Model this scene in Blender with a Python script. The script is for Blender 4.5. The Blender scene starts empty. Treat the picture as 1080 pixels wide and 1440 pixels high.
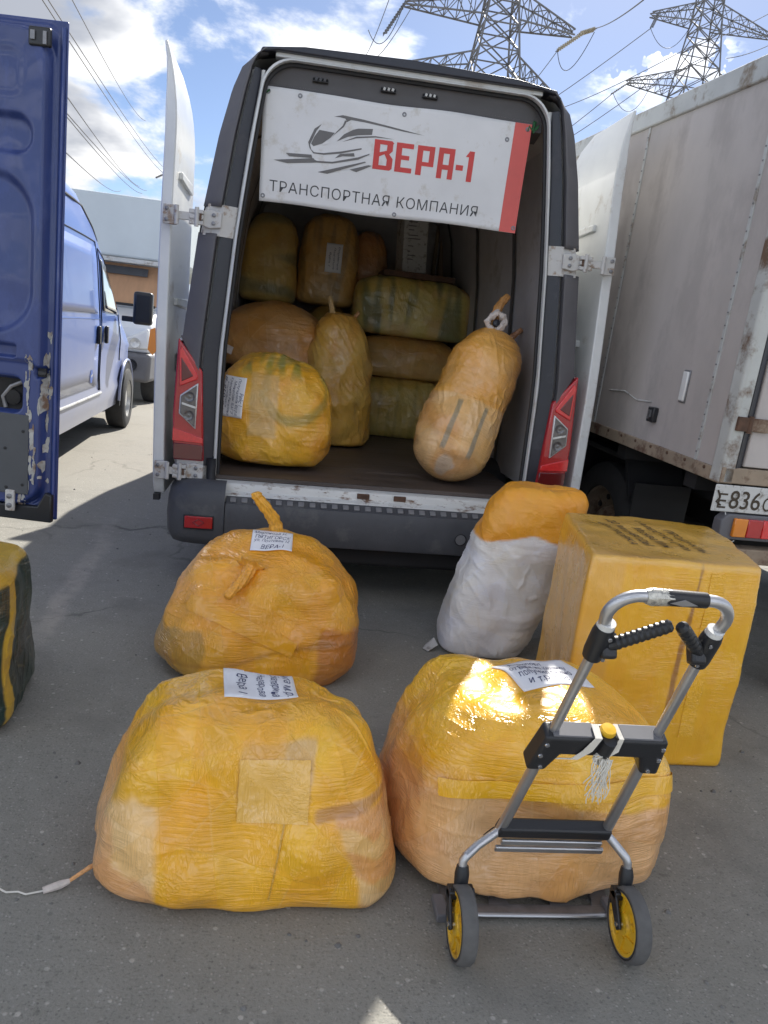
import bpy, bmesh, math, random
import numpy as np
from mathutils import Vector, Matrix
from mathutils.bvhtree import BVHTree
random.seed(7); np.random.seed(7)
SC = bpy.context.scene
COL = SC.collection
R = math.radians

# ------------------------------------------------------------------ camera
def make_camera():
    f, h, yaw, pitch, roll = 1080, 1.35, R(8.4), R(12.4), R(6.8)
    f0 = Vector((math.sin(yaw), math.cos(yaw), 0)); r0 = Vector((math.cos(yaw), -math.sin(yaw), 0)); z = Vector((0, 0, 1))
    fw = math.cos(pitch)*f0 - math.sin(pitch)*z
    u0 = math.cos(pitch)*z + math.sin(pitch)*f0
    r = math.cos(roll)*r0 + math.sin(roll)*u0
    u = -math.sin(roll)*r0 + math.cos(roll)*u0
    cd = bpy.data.cameras.new('camera'); co = bpy.data.objects.new('camera', cd); COL.objects.link(co)
    cd.sensor_fit = 'HORIZONTAL'; cd.sensor_width = 36; cd.lens = 36*f/1080
    cd.clip_start = .05; cd.clip_end = 5000
    co.matrix_world = Matrix(((r.x, u.x, -fw.x, 0), (r.y, u.y, -fw.y, 0), (r.z, u.z, -fw.z, h), (0, 0, 0, 1)))
    SC.camera = co
make_camera()

# ------------------------------------------------------------------ light
SUN_AZ, SUN_EL = R(21.2), R(40.4)          # azimuth from +Y towards +X
SUN_STRENGTH, SKY_STRENGTH, CLOUD_STRENGTH, EXPOSURE = 3.0, .05, .37, 1.52
SC.view_settings.view_transform = 'Standard'; SC.view_settings.look = 'None'
SC.view_settings.gamma = 1; SC.view_settings.use_curve_mapping = False
SC.view_settings.exposure = EXPOSURE
SC.cycles.max_bounces = 8; SC.cycles.diffuse_bounces = 6; SC.cycles.use_denoising = True

def node(nt, typ, ins=None, **props):
    n = nt.nodes.new(typ)
    for k, v in props.items(): setattr(n, k, v)
    for k, v in (ins or {}).items():
        s = n.inputs[k]
        if isinstance(v, bpy.types.NodeSocket): nt.links.new(v, s)
        elif isinstance(v, bpy.types.Node): nt.links.new(v.outputs[0], s)
        else: s.default_value = v
    return n
def math_n(nt, op, a, b=0.0, c=0.0, clamp=False):
    n = node(nt, 'ShaderNodeMath', {0: a, 1: b, 2: c}, operation=op); n.use_clamp = clamp; return n.outputs[0]
def mixc(nt, fac, a, b, blend='MIX'):
    n = nt.nodes.new('ShaderNodeMix'); n.data_type = 'RGBA'; n.blend_type = blend
    for i, v in ((0, fac), (6, a), (7, b)):
        if isinstance(v, bpy.types.NodeSocket): nt.links.new(v, n.inputs[i])
        elif isinstance(v, (int, float)): n.inputs[i].default_value = v
        else: n.inputs[i].default_value = (*v, 1) if len(v) == 3 else v
    return n.outputs[2]
def ramp(nt, fac, p0, p1, c0=(0, 0, 0, 1), c1=(1, 1, 1, 1)):
    n = node(nt, 'ShaderNodeValToRGB', {0: fac})
    e = n.color_ramp.elements; e[0].position = p0; e[1].position = p1; e[0].color = c0; e[1].color = c1
    return n.outputs[0]

def make_world():
    w = bpy.data.worlds.new('World'); SC.world = w; w.use_nodes = True
    nt = w.node_tree; nt.nodes.clear()
    sky = node(nt, 'ShaderNodeTexSky', sky_type='NISHITA', sun_disc=False, sun_elevation=SUN_EL, sun_rotation=SUN_AZ,
               air_density=.62, dust_density=.35, ozone_density=2.0, altitude=150)
    tc = node(nt, 'ShaderNodeTexCoord'); d = tc.outputs['Generated']
    sep = node(nt, 'ShaderNodeSeparateXYZ', {0: d})
    den = math_n(nt, 'ADD', math_n(nt, 'MAXIMUM', sep.outputs[2], 0.0), .30)
    px = math_n(nt, 'DIVIDE', sep.outputs[0], den); py = math_n(nt, 'DIVIDE', sep.outputs[1], den)
    P = node(nt, 'ShaderNodeCombineXYZ', {0: px, 1: py, 2: 3.7})
    n1 = node(nt, 'ShaderNodeTexNoise', {'Vector': P.outputs[0], 'Scale': 3.0, 'Detail': 10, 'Roughness': .58, 'Distortion': .2})
    n2 = node(nt, 'ShaderNodeTexNoise', {'Vector': P.outputs[0], 'Scale': .7, 'Detail': 2})
    cov = math_n(nt, 'MULTIPLY_ADD', n2.outputs[0], .55, -.275)
    dens = math_n(nt, 'ADD', math_n(nt, 'MULTIPLY_ADD', n1.outputs[0], 1.7, -.35), cov)
    # broad clear and cloudy quarters of the sky
    wn = node(nt, 'ShaderNodeTexNoise', {'Vector': d, 'Scale': 10, 'Detail': 5, 'Roughness': .55}).outputs['Color']
    wv = node(nt, 'ShaderNodeVectorMath', {0: wn, 1: (.12, .12, .12), 2: (-.06, -.06, -.06)}, operation='MULTIPLY_ADD').outputs[0]
    dw = node(nt, 'ShaderNodeVectorMath', {0: d, 1: wv}, operation='ADD').outputs[0]
    for (dx, dy, dz, c0, c1, amt) in SKY_QUARTERS:
        dt = node(nt, 'ShaderNodeVectorMath', {0: dw if c1 > .996 else d, 1: (dx, dy, dz)}, operation='DOT_PRODUCT').outputs['Value']
        mr = node(nt, 'ShaderNodeMapRange', {0: dt, 1: c0, 2: c1, 3: 0.0, 4: amt}, interpolation_type='SMOOTHSTEP')
        dens = math_n(nt, 'ADD', dens, mr.outputs[0])
    fac = node(nt, 'ShaderNodeMapRange', {0: dens, 1: .42, 2: .66, 3: 0.0, 4: 1.0}, interpolation_type='SMOOTHSTEP').outputs[0]
    # thick parts are seen from below: grey
    P2 = node(nt, 'ShaderNodeVectorMath', {0: P.outputs[0], 1: (.04, .10, 0)}, operation='ADD').outputs[0]
    n3 = node(nt, 'ShaderNodeTexNoise', {'Vector': P2, 'Scale': 3.0, 'Detail': 5, 'Roughness': .5, 'Distortion': .2})
    thick = node(nt, 'ShaderNodeMapRange', {0: math_n(nt, 'ADD', n3.outputs[0], cov), 1: .40, 2: .64}, interpolation_type='SMOOTHSTEP').outputs[0]
    ccol = mixc(nt, thick, (1.12, 1.12, 1.12), (.46, .49, .56))
    # clouds glow where they stand near the sun
    sd = node(nt, 'ShaderNodeVectorMath', {0: d, 1: (math.sin(SUN_AZ)*math.cos(SUN_EL), math.cos(SUN_AZ)*math.cos(SUN_EL), math.sin(SUN_EL))}, operation='DOT_PRODUCT').outputs['Value']
    gl = math_n(nt, 'MULTIPLY_ADD', math_n(nt, 'POWER', math_n(nt, 'MAXIMUM', sd, 0.0), 14.0), 2.4, 1.0)
    gl = math_n(nt, 'ADD', gl, node(nt, 'ShaderNodeMapRange', {0: sd, 1: .62, 2: -.1, 3: 0.0, 4: 2.0}, interpolation_type='SMOOTHSTEP').outputs[0])  # extra cloud brightness away from the sun, out of view, added to lift shade
    cs = node(nt, 'ShaderNodeVectorMath', {0: ccol}, operation='SCALE'); nt.links.new(gl, cs.inputs['Scale']); ccol = cs.outputs[0]
    # sky paler towards the sun and the horizon is already in the sky model; clouds go over it
    b1 = node(nt, 'ShaderNodeBackground', {0: sky.outputs[0], 1: SKY_STRENGTH})
    b2 = node(nt, 'ShaderNodeBackground', {0: ccol, 1: CLOUD_STRENGTH})
    mx = node(nt, 'ShaderNodeMixShader', {0: fac, 1: b1.outputs[0], 2: b2.outputs[0]})
    node(nt, 'ShaderNodeOutputWorld', {0: mx.outputs[0]})
SKY_QUARTERS = [(.40, .85, .36, .955, .985, -.34), (-.16, .95, .27, .955, .995, .10), (.352, .884, .300, .9980, .9996, .30)]
make_world()
sl = bpy.data.lights.new('sun', 'SUN'); sl.energy = SUN_STRENGTH; sl.angle = R(.53); sl.color = (1, .95, .87)
so = bpy.data.objects.new('sun', sl); COL.objects.link(so)
so.rotation_euler = Vector((-math.sin(SUN_AZ)*math.cos(SUN_EL), -math.cos(SUN_AZ)*math.cos(SUN_EL), -math.sin(SUN_EL))).to_track_quat('-Z', 'Y').to_euler()

# ------------------------------------------------------------------ materials
def new_mat(name):
    m = bpy.data.materials.new(name); m.use_nodes = True; nt = m.node_tree
    return m, nt, nt.nodes['Principled BSDF']
def mat(name, col, rough=.5, metal=0., var=.12, vscale=6, bump=.0, bscale=40, dirt=None, dirt_amt=.0, dscale=3, coat=0., spec=.5, stretch=(1, 1, 1)):
    """painted / plastic / metal surface with mottling, optional patches of dirt and fine relief"""
    m, nt, b = new_mat(name)
    tc = node(nt, 'ShaderNodeTexCoord'); o = tc.outputs['Object']
    mp = node(nt, 'ShaderNodeMapping', {0: o, 'Scale': stretch}).outputs[0]
    n = node(nt, 'ShaderNodeTexNoise', {'Vector': mp, 'Scale': vscale, 'Detail': 5, 'Roughness': .6})
    f = node(nt, 'ShaderNodeMapRange', {0: n.outputs[0], 1: .3, 2: .7, 3: 1-var, 4: 1+var}).outputs[0]
    c = node(nt, 'ShaderNodeVectorMath', {0: col, 1: f}, operation='MULTIPLY')
    cv = node(nt, 'ShaderNodeVectorMath', {0: col}, operation='SCALE'); nt.links.new(f, cv.inputs['Scale'])
    nt.nodes.remove(c); c = cv.outputs[0]
    rg = math_n(nt, 'MULTIPLY_ADD', n.outputs[0], .3, rough-.15, clamp=True)
    if dirt is not None:
        n2 = node(nt, 'ShaderNodeTexNoise', {'Vector': mp, 'Scale': dscale, 'Detail': 8, 'Roughness': .68})
        df = node(nt, 'ShaderNodeMapRange', {0: n2.outputs[0], 1: .62-dirt_amt*.3, 2: .70-dirt_amt*.2, 3: 0., 4: 1.}).outputs[0]
        c = mixc(nt, df, c, dirt); rg = math_n(nt, 'MULTIPLY_ADD', df, .3, rg, clamp=True)
    nt.links.new(c, b.inputs['Base Color']); nt.links.new(rg, b.inputs['Roughness'])
    b.inputs['Metallic'].default_value = metal; b.inputs['Coat Weight'].default_value = coat; b.inputs['Specular IOR Level'].default_value = spec
    if bump:
        n3 = node(nt, 'ShaderNodeTexNoise', {'Vector': mp, 'Scale': bscale, 'Detail': 4})
        bp = node(nt, 'ShaderNodeBump', {'Strength': bump, 'Distance': .004, 'Height': n3.outputs[0]})
        nt.links.new(bp.outputs[0], b.inputs['Normal'])
    return m
def ridge(nt, vec, rot, scale, sharp=6, detail=2):
    mp = node(nt, 'ShaderNodeMapping', {0: vec, 'Rotation': rot, 'Scale': scale}).outputs[0]
    n = node(nt, 'ShaderNodeTexNoise', {'Vector': mp, 'Scale': 1, 'Detail': detail, 'Roughness': .5, 'Distortion': .25}).outputs[0]
    a = math_n(nt, 'ABSOLUTE', math_n(nt, 'MULTIPLY_ADD', n, 2.6, -1.3))
    return math_n(nt, 'POWER', math_n(nt, 'SUBTRACT', 1.0, a, clamp=True), sharp)
def film_mat(name, rough=.36, strength=.45, coat=.85, wrap=(5, 6, 40), crease=1.0, bands=1.0, crumple=False):
    """stretch film and packing tape wound over cloth: colour from the 'Col' attribute, creases as relief"""
    m, nt, b = new_mat(name)
    o = node(nt, 'ShaderNodeTexCoord').outputs['Object']
    at = node(nt, 'ShaderNodeAttribute', attribute_name='Col').outputs['Color']
    n = node(nt, 'ShaderNodeTexNoise', {'Vector': o, 'Scale': 9, 'Detail': 6, 'Roughness': .65}).outputs[0]
    f = node(nt, 'ShaderNodeMapRange', {0: n, 1: .3, 2: .7, 3: 1-.13*crease, 4: 1+.13*crease}).outputs[0]
    r1 = ridge(nt, o, (.05, .10, .3), (wrap[0], wrap[1], wrap[2]*2.2), 7)          # turns of film round the bundle
    r2 = ridge(nt, o, (.12, .16, .5), (95, 70, 6), 7)                              # pulled upright
    r3 = ridge(nt, o, (.2, -.75, .3), (8, 12, 95), 8)                              # fanning diagonally
    r4 = ridge(nt, o, (.9, .5, 1.1), (42, 38, 55), 9)                              # crumpled
    mk = node(nt, 'ShaderNodeTexNoise', {'Vector': o, 'Scale': 5.5, 'Detail': 3}).outputs[0]
    mq = node(nt, 'ShaderNodeTexNoise', {'Vector': node(nt, 'ShaderNodeVectorMath', {0: o, 1: (3.1, 1.7, 5.3)}, operation='ADD').outputs[0], 'Scale': 6.5, 'Detail': 3}).outputs[0]
    mk1 = ramp(nt, mk, .52, .64); mk2 = ramp(nt, mk, .38, .50, (1, 1, 1, 1), (0, 0, 0, 1))
    mk3 = ramp(nt, mq, .30, .50) if crumple else ramp(nt, mq, .54, .66); mk4 = ramp(nt, mq, .36, .48, (1, 1, 1, 1), (0, 0, 0, 1))
    h = math_n(nt, 'MULTIPLY', math_n(nt, 'MULTIPLY', r1, mk4), .9)
    h = math_n(nt, 'MULTIPLY_ADD', math_n(nt, 'MULTIPLY', r2, mk1), .9, h)
    h = math_n(nt, 'MULTIPLY_ADD', math_n(nt, 'MULTIPLY', r3, mk2), .9, h)
    h = math_n(nt, 'MULTIPLY_ADD', math_n(nt, 'MULTIPLY', r4, mk3), .8, h)
    soft = node(nt, 'ShaderNodeTexNoise', {'Vector': o, 'Scale': 16, 'Detail': 2, 'Roughness': .5, 'Distortion': .6}).outputs[0]
    h = math_n(nt, 'MULTIPLY_ADD', soft, .9, h)
    # overlapping turns of tape: flat bands at odd angles with a crisp edge
    rnd = node(nt, 'ShaderNodeObjectInfo').outputs['Random']
    wob = node(nt, 'ShaderNodeTexNoise', {'Vector': o, 'Scale': 4, 'Detail': 3}).outputs[0]
    S = 0.0; E = 0.0
    for k, (nx, ny, nz, c0, hw, am) in enumerate(((1, .1, .15, -.10, .055, .4), (.9, -.3, -.35, .17, .05, -.3), (.25, .2, 1, .17, .07, .22), (-.3, .25, 1, .36, .05, -.2), (.12, 1, .2, .02, .06, .3), (.75, .2, .75, .30, .045, .35), (-.75, .3, .7, .22, .04, .3))):
        L = math.sqrt(nx*nx+ny*ny+nz*nz)
        dt = node(nt, 'ShaderNodeVectorMath', {0: o, 1: (nx/L, ny/L, nz/L)}, operation='DOT_PRODUCT').outputs['Value']
        c_ = math_n(nt, 'MULTIPLY_ADD', math_n(nt, 'SUBTRACT', rnd, .5), am*.5, c0)
        dd = math_n(nt, 'ABSOLUTE', math_n(nt, 'SUBTRACT', math_n(nt, 'MULTIPLY_ADD', wob, .03, dt), math_n(nt, 'ADD', c_, .015)))
        m_ = node(nt, 'ShaderNodeMapRange', {0: dd, 1: hw+.0012, 2: hw-.0012, 3: 0., 4: 1.}).outputs[0]
        e_ = node(nt, 'ShaderNodeMapRange', {0: math_n(nt, 'ABSOLUTE', math_n(nt, 'SUBTRACT', dd, hw)), 1: .004, 2: .0, 3: 0., 4: 1.}).outputs[0]
        S = math_n(nt, 'ADD', m_, S); E = math_n(nt, 'MAXIMUM', e_, E)
    h = math_n(nt, 'MULTIPLY_ADD', S, .28*bands, h)
    bp = node(nt, 'ShaderNodeBump', {'Strength': strength*.60, 'Distance': .0075, 'Height': math_n(nt, 'MULTIPLY_ADD', h, .45, math_n(nt, 'MULTIPLY', soft, .8))})
    bp2 = node(nt, 'ShaderNodeBump', {'Strength': min(1, strength*2.0), 'Distance': .016, 'Height': h})
    # film doubled along a crease is a little stronger in colour, or paler where it is pulled white
    c = node(nt, 'ShaderNodeVectorMath', {0: at}, operation='SCALE'); nt.links.new(f, c.inputs['Scale'])
    cr = mixc(nt, math_n(nt, 'MULTIPLY', math_n(nt, 'MULTIPLY', r3, mk3), .10*crease), c.outputs[0], (.90, .70, .34))
    cr = mixc(nt, math_n(nt, 'MULTIPLY', math_n(nt, 'MULTIPLY', r2, mk2), .16*crease), cr, (.50, .22, .03))
    sat = node(nt, 'ShaderNodeVectorMath', {0: cr, 1: (.97, .87, .62)}, operation='MULTIPLY').outputs[0]
    cr = mixc(nt, math_n(nt, 'MULTIPLY', S, .42*bands, clamp=True), cr, sat)
    cr = mixc(nt, math_n(nt, 'MULTIPLY', math_n(nt, 'MULTIPLY', E, mk4), .16*bands), cr, (.90, .70, .36))  # pale highlight painted along the edges of the tape bands
    nt.links.new(cr, b.inputs['Base Color']); nt.links.new(bp.outputs[0], b.inputs['Normal']); nt.links.new(bp2.outputs[0], b.inputs['Coat Normal'])
    rg = math_n(nt, 'MULTIPLY_ADD', n, .35, rough-.17, clamp=True)
    nt.links.new(rg, b.inputs['Roughness']); b.inputs['Coat Weight'].default_value = coat; b.inputs['Coat Roughness'].default_value = .24; b.inputs['Coat IOR'].default_value = 1.72
    return m

M = {}
def setup_mats():
    M['film'] = film_mat('stretch_film')
    M['film_dull'] = film_mat('dusty_film', rough=.42, strength=.5, coat=.5, wrap=(12, 12, 60))
    M['film_v'] = film_mat('film_wound_upright', rough=.34, strength=.5, coat=.6, wrap=(48, 48, 7))
    M['carton'] = film_mat('carton_film', rough=.30, strength=.13, coat=.7, wrap=(40, 40, 4), crease=.25, bands=.35)
    M['sackcloth'] = film_mat('woven_sack', rough=.42, strength=.5, coat=.3, wrap=(16, 16, 12), crease=.3, bands=.3)
    M['paper'] = mat('paper', (.78, .78, .80), .6, var=.05, bump=.15, bscale=25)
    M['ink'] = mat('ink', (.03, .04, .12), .6)
    M['ink_black'] = mat('ink_black', (.05, .035, .02), .6)
    M['white_paint'] = mat('white_paint', (.66, .67, .66), .35, var=.06, dirt=(.50, .47, .43), dirt_amt=.12, dscale=5, coat=.3)
    M['white_chipped'] = mat('white_chipped', (.66, .66, .63), .45, var=.06, dirt=(.19, .12, .08), dirt_amt=.22, dscale=11, stretch=(1, 1, 3), bump=.3)
    M['hinge_paint'] = mat('hinge_paint', (.52, .51, .49), .5, var=.1, dirt=(.30, .22, .16), dirt_amt=.3, dscale=22, bump=.3)
    M['cladding'] = mat('grey_cladding', (.105, .101, .108), .55, var=.10, bump=.12, bscale=300, dirt=(.13, .125, .125), dirt_amt=.15)
    M['channel'] = mat('dark_channel', (.022, .024, .034), .38, var=.15, dirt=(.06, .06, .07), dirt_amt=.2)
    M['bumper'] = mat('bumper_plastic', (.070, .072, .079), .6, var=.16, vscale=9, bump=.3, bscale=180, dirt=(.12, .12, .12), dirt_amt=.22, dscale=5)
    M['bumper_pad'] = mat('bumper_tread', (.20, .20, .205), .65, var=.2, bump=.3, bscale=150)
    M['black'] = mat('black_rubber', (.015, .015, .017), .6, var=.2)
    M['black_plastic'] = mat('black_plastic', (.018, .019, .022), .38, var=.15, bump=.08, bscale=250)
    M['lining'] = mat('grey_lining', (.50, .49, .50), .75, var=.15, vscale=3, dirt=(.40, .38, .36), dirt_amt=.2)
    M['header'] = mat('header_trim', (.10, .098, .105), .6, var=.12, bump=.1)
    M['floor_wood'] = mat('plywood_floor', (.078, .062, .054), .5, var=.45, vscale=5, stretch=(.25, 5, 4), dirt=(.15, .12, .10), dirt_amt=.3, dscale=3, bump=.25)
    M['rust'] = mat('rust', (.10, .055, .035), .85, var=.35, vscale=25, bump=.4)
    M['red_lens'] = mat('red_lens', (.42, .012, .018), .14, var=.08, coat=.8, vscale=30, bump=.15, bscale=120)
    M['red_bright'] = mat('red_lens_bright', (.70, .03, .035), .12, var=.1, coat=.9, vscale=60)
    M['red_dark'] = mat('red_lens_dark', (.12, .006, .012), .14, var=.1, coat=.8)
    M['lamp_dark'] = mat('lamp_clear', (.11, .10, .10), .1, var=.3, vscale=30, coat=1.)
    M['silver'] = mat('silver_trim', (.62, .62, .60), .25, metal=.3, var=.05)
    M['chrome'] = mat('chrome', (.75, .75, .76), .15, metal=1., var=.05)
    M['alu'] = mat('aluminium_tube', (.52, .52, .53), .36, metal=.85, var=.08, vscale=14)
    M['steel_plate'] = mat('steel_plate', (.23, .23, .24), .45, metal=.6, var=.2, vscale=30, bump=.2)
    M['yellow_plastic'] = mat('yellow_plastic', (.72, .43, .02), .35, var=.1, dirt=(.35, .18, .03), dirt_amt=.2, dscale=20)
    M['tyre'] = mat('tyre_rubber', (.045, .045, .046), .8, var=.2, vscale=20, bump=.3)
    M['wheel_rubber'] = mat('grey_wheel_rubber', (.115, .112, .108), .8, var=.18, vscale=30, bump=.2)
    M['string'] = mat('white_string', (.70, .67, .60), .55, var=.1)
    M['banner'] = mat('banner_vinyl', (.66, .66, .67), .5, var=.05, vscale=4, dirt=(.56, .54, .51), dirt_amt=.15, dscale=9)
    M['print_red'] = mat('print_red', (.56, .05, .045), .5, var=.08)
    M['print_stripe'] = mat('print_stripe', (.60, .10, .085), .5, var=.08)
    M['print_grey'] = mat('print_grey', (.135, .13, .13), .5, var=.1)
    M['print_black'] = mat('print_black', (.035, .035, .04), .5)
    M['green_cord'] = mat('green_cord', (.03, .14, .05), .7, var=.3, vscale=60)
    M['blue_paint'] = mat('blue_paint', (.024, .048, .20), .33, var=.12, coat=.5, dirt=(.05, .08, .23), dirt_amt=.2, bump=.03, bscale=20)
    M['blue_worn'] = mat('blue_paint_worn', (.024, .044, .165), .4, var=.15, coat=.3, dirt=(.05, .075, .22), dirt_amt=.3, dscale=9, stretch=(1, 1, .5))
    M['chipped'] = mat('chipped_primer', (.40, .40, .38), .7, var=.25, vscale=20, dirt=(.20, .13, .09), dirt_amt=.4, dscale=12, bump=.4)
    M['grey_board'] = mat('grey_board', (.075, .08, .088), .7, var=.12, vscale=5, bump=.15)
    M['glass'] = mat('dark_glass', (.012, .014, .017), .05, var=.1, coat=1.)
    M['grime_panel'] = mat('grimy_panel', (.475, .435, .41), .6, var=.12, vscale=1.6, stretch=(1, 1.3, .7), dirt=(.41, .375, .355), dirt_amt=.5, dscale=2.4, bump=.06)
    M['rail_white'] = mat('old_white_rail', (.46, .47, .46), .55, var=.12, vscale=4, dirt=(.24, .20, .16), dirt_amt=.3, dscale=6)
    M['rail_rust'] = mat('rusty_rail', (.30, .235, .17), .8, var=.2, vscale=6, dirt=(.13, .075, .05), dirt_amt=.42, dscale=7, bump=.3)
    M['post_rust'] = mat('flaking_post', (.47, .48, .46), .6, var=.1, dirt=(.155, .095, .06), dirt_amt=.42, dscale=4.5, bump=.4, bscale=25)
    M['underbody'] = mat('underbody', (.018, .017, .017), .85, var=.3)
    M['plate_white'] = mat('plate_white', (.55, .55, .53), .5, var=.1, dirt=(.25, .23, .2), dirt_amt=.3, dscale=25)
    M['amber'] = mat('amber_lens', (.75, .24, .02), .2, var=.1, coat=.6)
    M['lens_white'] = mat('white_lens', (.72, .72, .70), .2, var=.1, coat=.6)
    M['cab_white'] = mat('cab_white', (.72, .74, .75), .4, var=.05, coat=.3)
    M['tarp_pale'] = mat('pale_box', (.50, .55, .57), .6, var=.05, vscale=2)
    M['cardboard'] = mat('cardboard', (.42, .24, .13), .7, var=.12, vscale=4, stretch=(3, 1, .6))
    M['bumper_grey'] = mat('bumper_grey', (.13, .13, .14), .55, var=.1)
    M['pylon_steel'] = mat('galvanised_steel', (.15, .15, .155), .6, metal=.2, var=.2, vscale=.8)
    M['cable'] = mat('cable', (.05, .05, .055), .6)
    M['insulator'] = mat('glass_insulator', (.42, .38, .30), .35, var=.2, vscale=8)
    M['plank'] = mat('plank', (.26, .19, .13), .7, var=.3, vscale=6, stretch=(4, 4, .4))
    M['green_sack'] = mat('green_tarp', (.012, .040, .032), .42, var=.25, vscale=7, bump=.3, bscale=14, coat=.2)
    M['stone'] = mat('pebble', (.17, .165, .155), .85, var=.4, vscale=1.5)
    M['tape'] = film_mat('packing_tape', rough=.32, strength=.40, coat=.7, wrap=(7, 9, 30), crease=.7, bands=0)
    M['crinkle'] = film_mat('crinkled_film', rough=.30, strength=.95, coat=1., wrap=(9, 9, 40), crease=.6, bands=.3, crumple=True)
    M['tape_v'] = film_mat('clear_tape', rough=.28, strength=.6, coat=.9, wrap=(70, 70, 5), crease=.6, bands=0)
    M['twine'] = film_mat('twisted_film', rough=.4, strength=.6, coat=.4, wrap=(60, 60, 60), bands=0)
    M['rag'] = mat('cloth_rag', (.62, .55, .50), .8, var=.2, vscale=40)
    # blue van flank: reflection of sunlit ground painted in, paler towards the bottom
    m, nt, b = new_mat('blue_flank_painted_reflection'); M['blue_flank'] = m
    o = node(nt, 'ShaderNodeTexCoord').outputs['Object']
    z = node(nt, 'ShaderNodeSeparateXYZ', {0: o}).outputs[2]
    n = node(nt, 'ShaderNodeTexNoise', {'Vector': o, 'Scale': 2.5, 'Detail': 5}).outputs[0]
    zz = math_n(nt, 'MULTIPLY_ADD', n, .35, z)
    f = node(nt, 'ShaderNodeMapRange', {0: zz, 1: .45, 2: 1.25, 3: .80, 4: .05}).outputs[0]
    c = mixc(nt, f, (.055, .13, .42), (.42, .42, .44))
    nt.links.new(c, b.inputs['Base Color']); b.inputs['Roughness'].default_value = .35; b.inputs['Coat Weight'].default_value = .25
    # asphalt
    m, nt, b = new_mat('asphalt'); M['asphalt'] = m
    o = node(nt, 'ShaderNodeTexCoord').outputs['Object']
    big = node(nt, 'ShaderNodeTexNoise', {'Vector': o, 'Scale': .9, 'Detail': 6, 'Roughness': .6}).outputs[0]
    mid = node(nt, 'ShaderNodeTexNoise', {'Vector': o, 'Scale': 14, 'Detail': 6, 'Roughness': .7}).outputs[0]
    vor = node(nt, 'ShaderNodeTexVoronoi', {'Vector': o, 'Scale': 115})
    vor2 = node(nt, 'ShaderNodeTexVoronoi', {'Vector': o, 'Scale': 42})
    base = mixc(nt, ramp(nt, big, .35, .65), (.225, .220, .194), (.275, .268, .236))
    base = mixc(nt, ramp(nt, mid, .35, .75), base, (.285, .276, .245))
    fine = node(nt, 'ShaderNodeTexNoise', {'Vector': o, 'Scale': 130, 'Detail': 3, 'Roughness': .7}).outputs[0]
    base = mixc(nt, math_n(nt, 'MULTIPLY', ramp(nt, fine, .56, .72), .55), base, (.36, .345, .31))
    base = mixc(nt, math_n(nt, 'MULTIPLY', ramp(nt, fine, .44, .30), .75), base, (.075, .072, .066)) if False else mixc(nt, math_n(nt, 'MULTIPLY', ramp(nt, fine, .28, .45, (1, 1, 1, 1), (0, 0, 0, 1)), .7), base, (.085, .082, .074))
    def stones(v, r0, r1, lo, hi, ch):
        sp = node(nt, 'ShaderNodeSeparateXYZ', {0: v.outputs['Color']})
        return math_n(nt, 'MULTIPLY', ramp(nt, v.outputs['Distance'], r0, r1, (1, 1, 1, 1), (0, 0, 0, 1)), ramp(nt, sp.outputs[ch], lo, hi))
    m1 = stones(vor, .25, .42, .72, .92, 0); m2 = stones(vor, .25, .42, .78, .95, 1); m3 = stones(vor2, .18, .30, .90, .97, 0); m4 = stones(vor2, .2, .36, .88, .97, 1)
    base = mixc(nt, math_n(nt, 'MULTIPLY', m1, .6), base, (.44, .42, .38))
    base = mixc(nt, math_n(nt, 'MULTIPLY', m2, .4), base, (.07, .068, .062))
    base = mixc(nt, math_n(nt, 'MULTIPLY', m3, .75), base, (.52, .49, .44))
    base = mixc(nt, math_n(nt, 'MULTIPLY', m4, .3), base, (.065, .062, .057))
    oil = node(nt, 'ShaderNodeTexNoise', {'Vector': o, 'Scale': 2.3, 'Detail': 4}).outputs[0]
    base = mixc(nt, math_n(nt, 'MULTIPLY', ramp(nt, oil, .55, .72), .45), base, (.125, .12, .11))
    st2 = node(nt, 'ShaderNodeTexNoise', {'Vector': o, 'Scale': .55, 'Detail': 5, 'Roughness': .65}).outputs[0]
    base = mixc(nt, math_n(nt, 'MULTIPLY', ramp(nt, st2, .50, .66), .5), base, (.30, .285, .245))
    spl = node(nt, 'ShaderNodeTexNoise', {'Vector': o, 'Scale': 5.5, 'Detail': 5, 'Roughness': .7}).outputs[0]
    base = mixc(nt, math_n(nt, 'MULTIPLY', ramp(nt, spl, .66, .72), .55), base, (.085, .082, .076))
    cw = node(nt, 'ShaderNodeVectorMath', {0: o, 1: node(nt, 'ShaderNodeVectorMath', {0: node(nt, 'ShaderNodeTexNoise', {'Vector': o, 'Scale': 3.5, 'Detail': 4}).outputs['Color'], 1: (.45, .45, 0)}, operation='MULTIPLY').outputs[0]}, operation='ADD').outputs[0]
    ck = node(nt, 'ShaderNodeTexVoronoi', {'Vector': cw, 'Scale': .75}, feature='DISTANCE_TO_EDGE').outputs['Distance']
    ckm = math_n(nt, 'MULTIPLY', ramp(nt, ck, .0035, .009, (1, 1, 1, 1), (0, 0, 0, 1)), ramp(nt, node(nt, 'ShaderNodeTexNoise', {'Vector': o, 'Scale': .8, 'Detail': 2}).outputs[0], .50, .60))
    base = mixc(nt, math_n(nt, 'MULTIPLY', ckm, .7), base, (.06, .058, .054))
    # streak of sunlight painted into the ground colour, and a beige tone farther out
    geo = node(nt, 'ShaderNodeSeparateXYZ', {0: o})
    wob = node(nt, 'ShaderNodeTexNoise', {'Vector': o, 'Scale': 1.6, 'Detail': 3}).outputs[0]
    lx = math_n(nt, 'MULTIPLY_ADD', geo.outputs[1], .056, math_n(nt, 'MULTIPLY_ADD', wob, .16, geo.outputs[0]))
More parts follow.
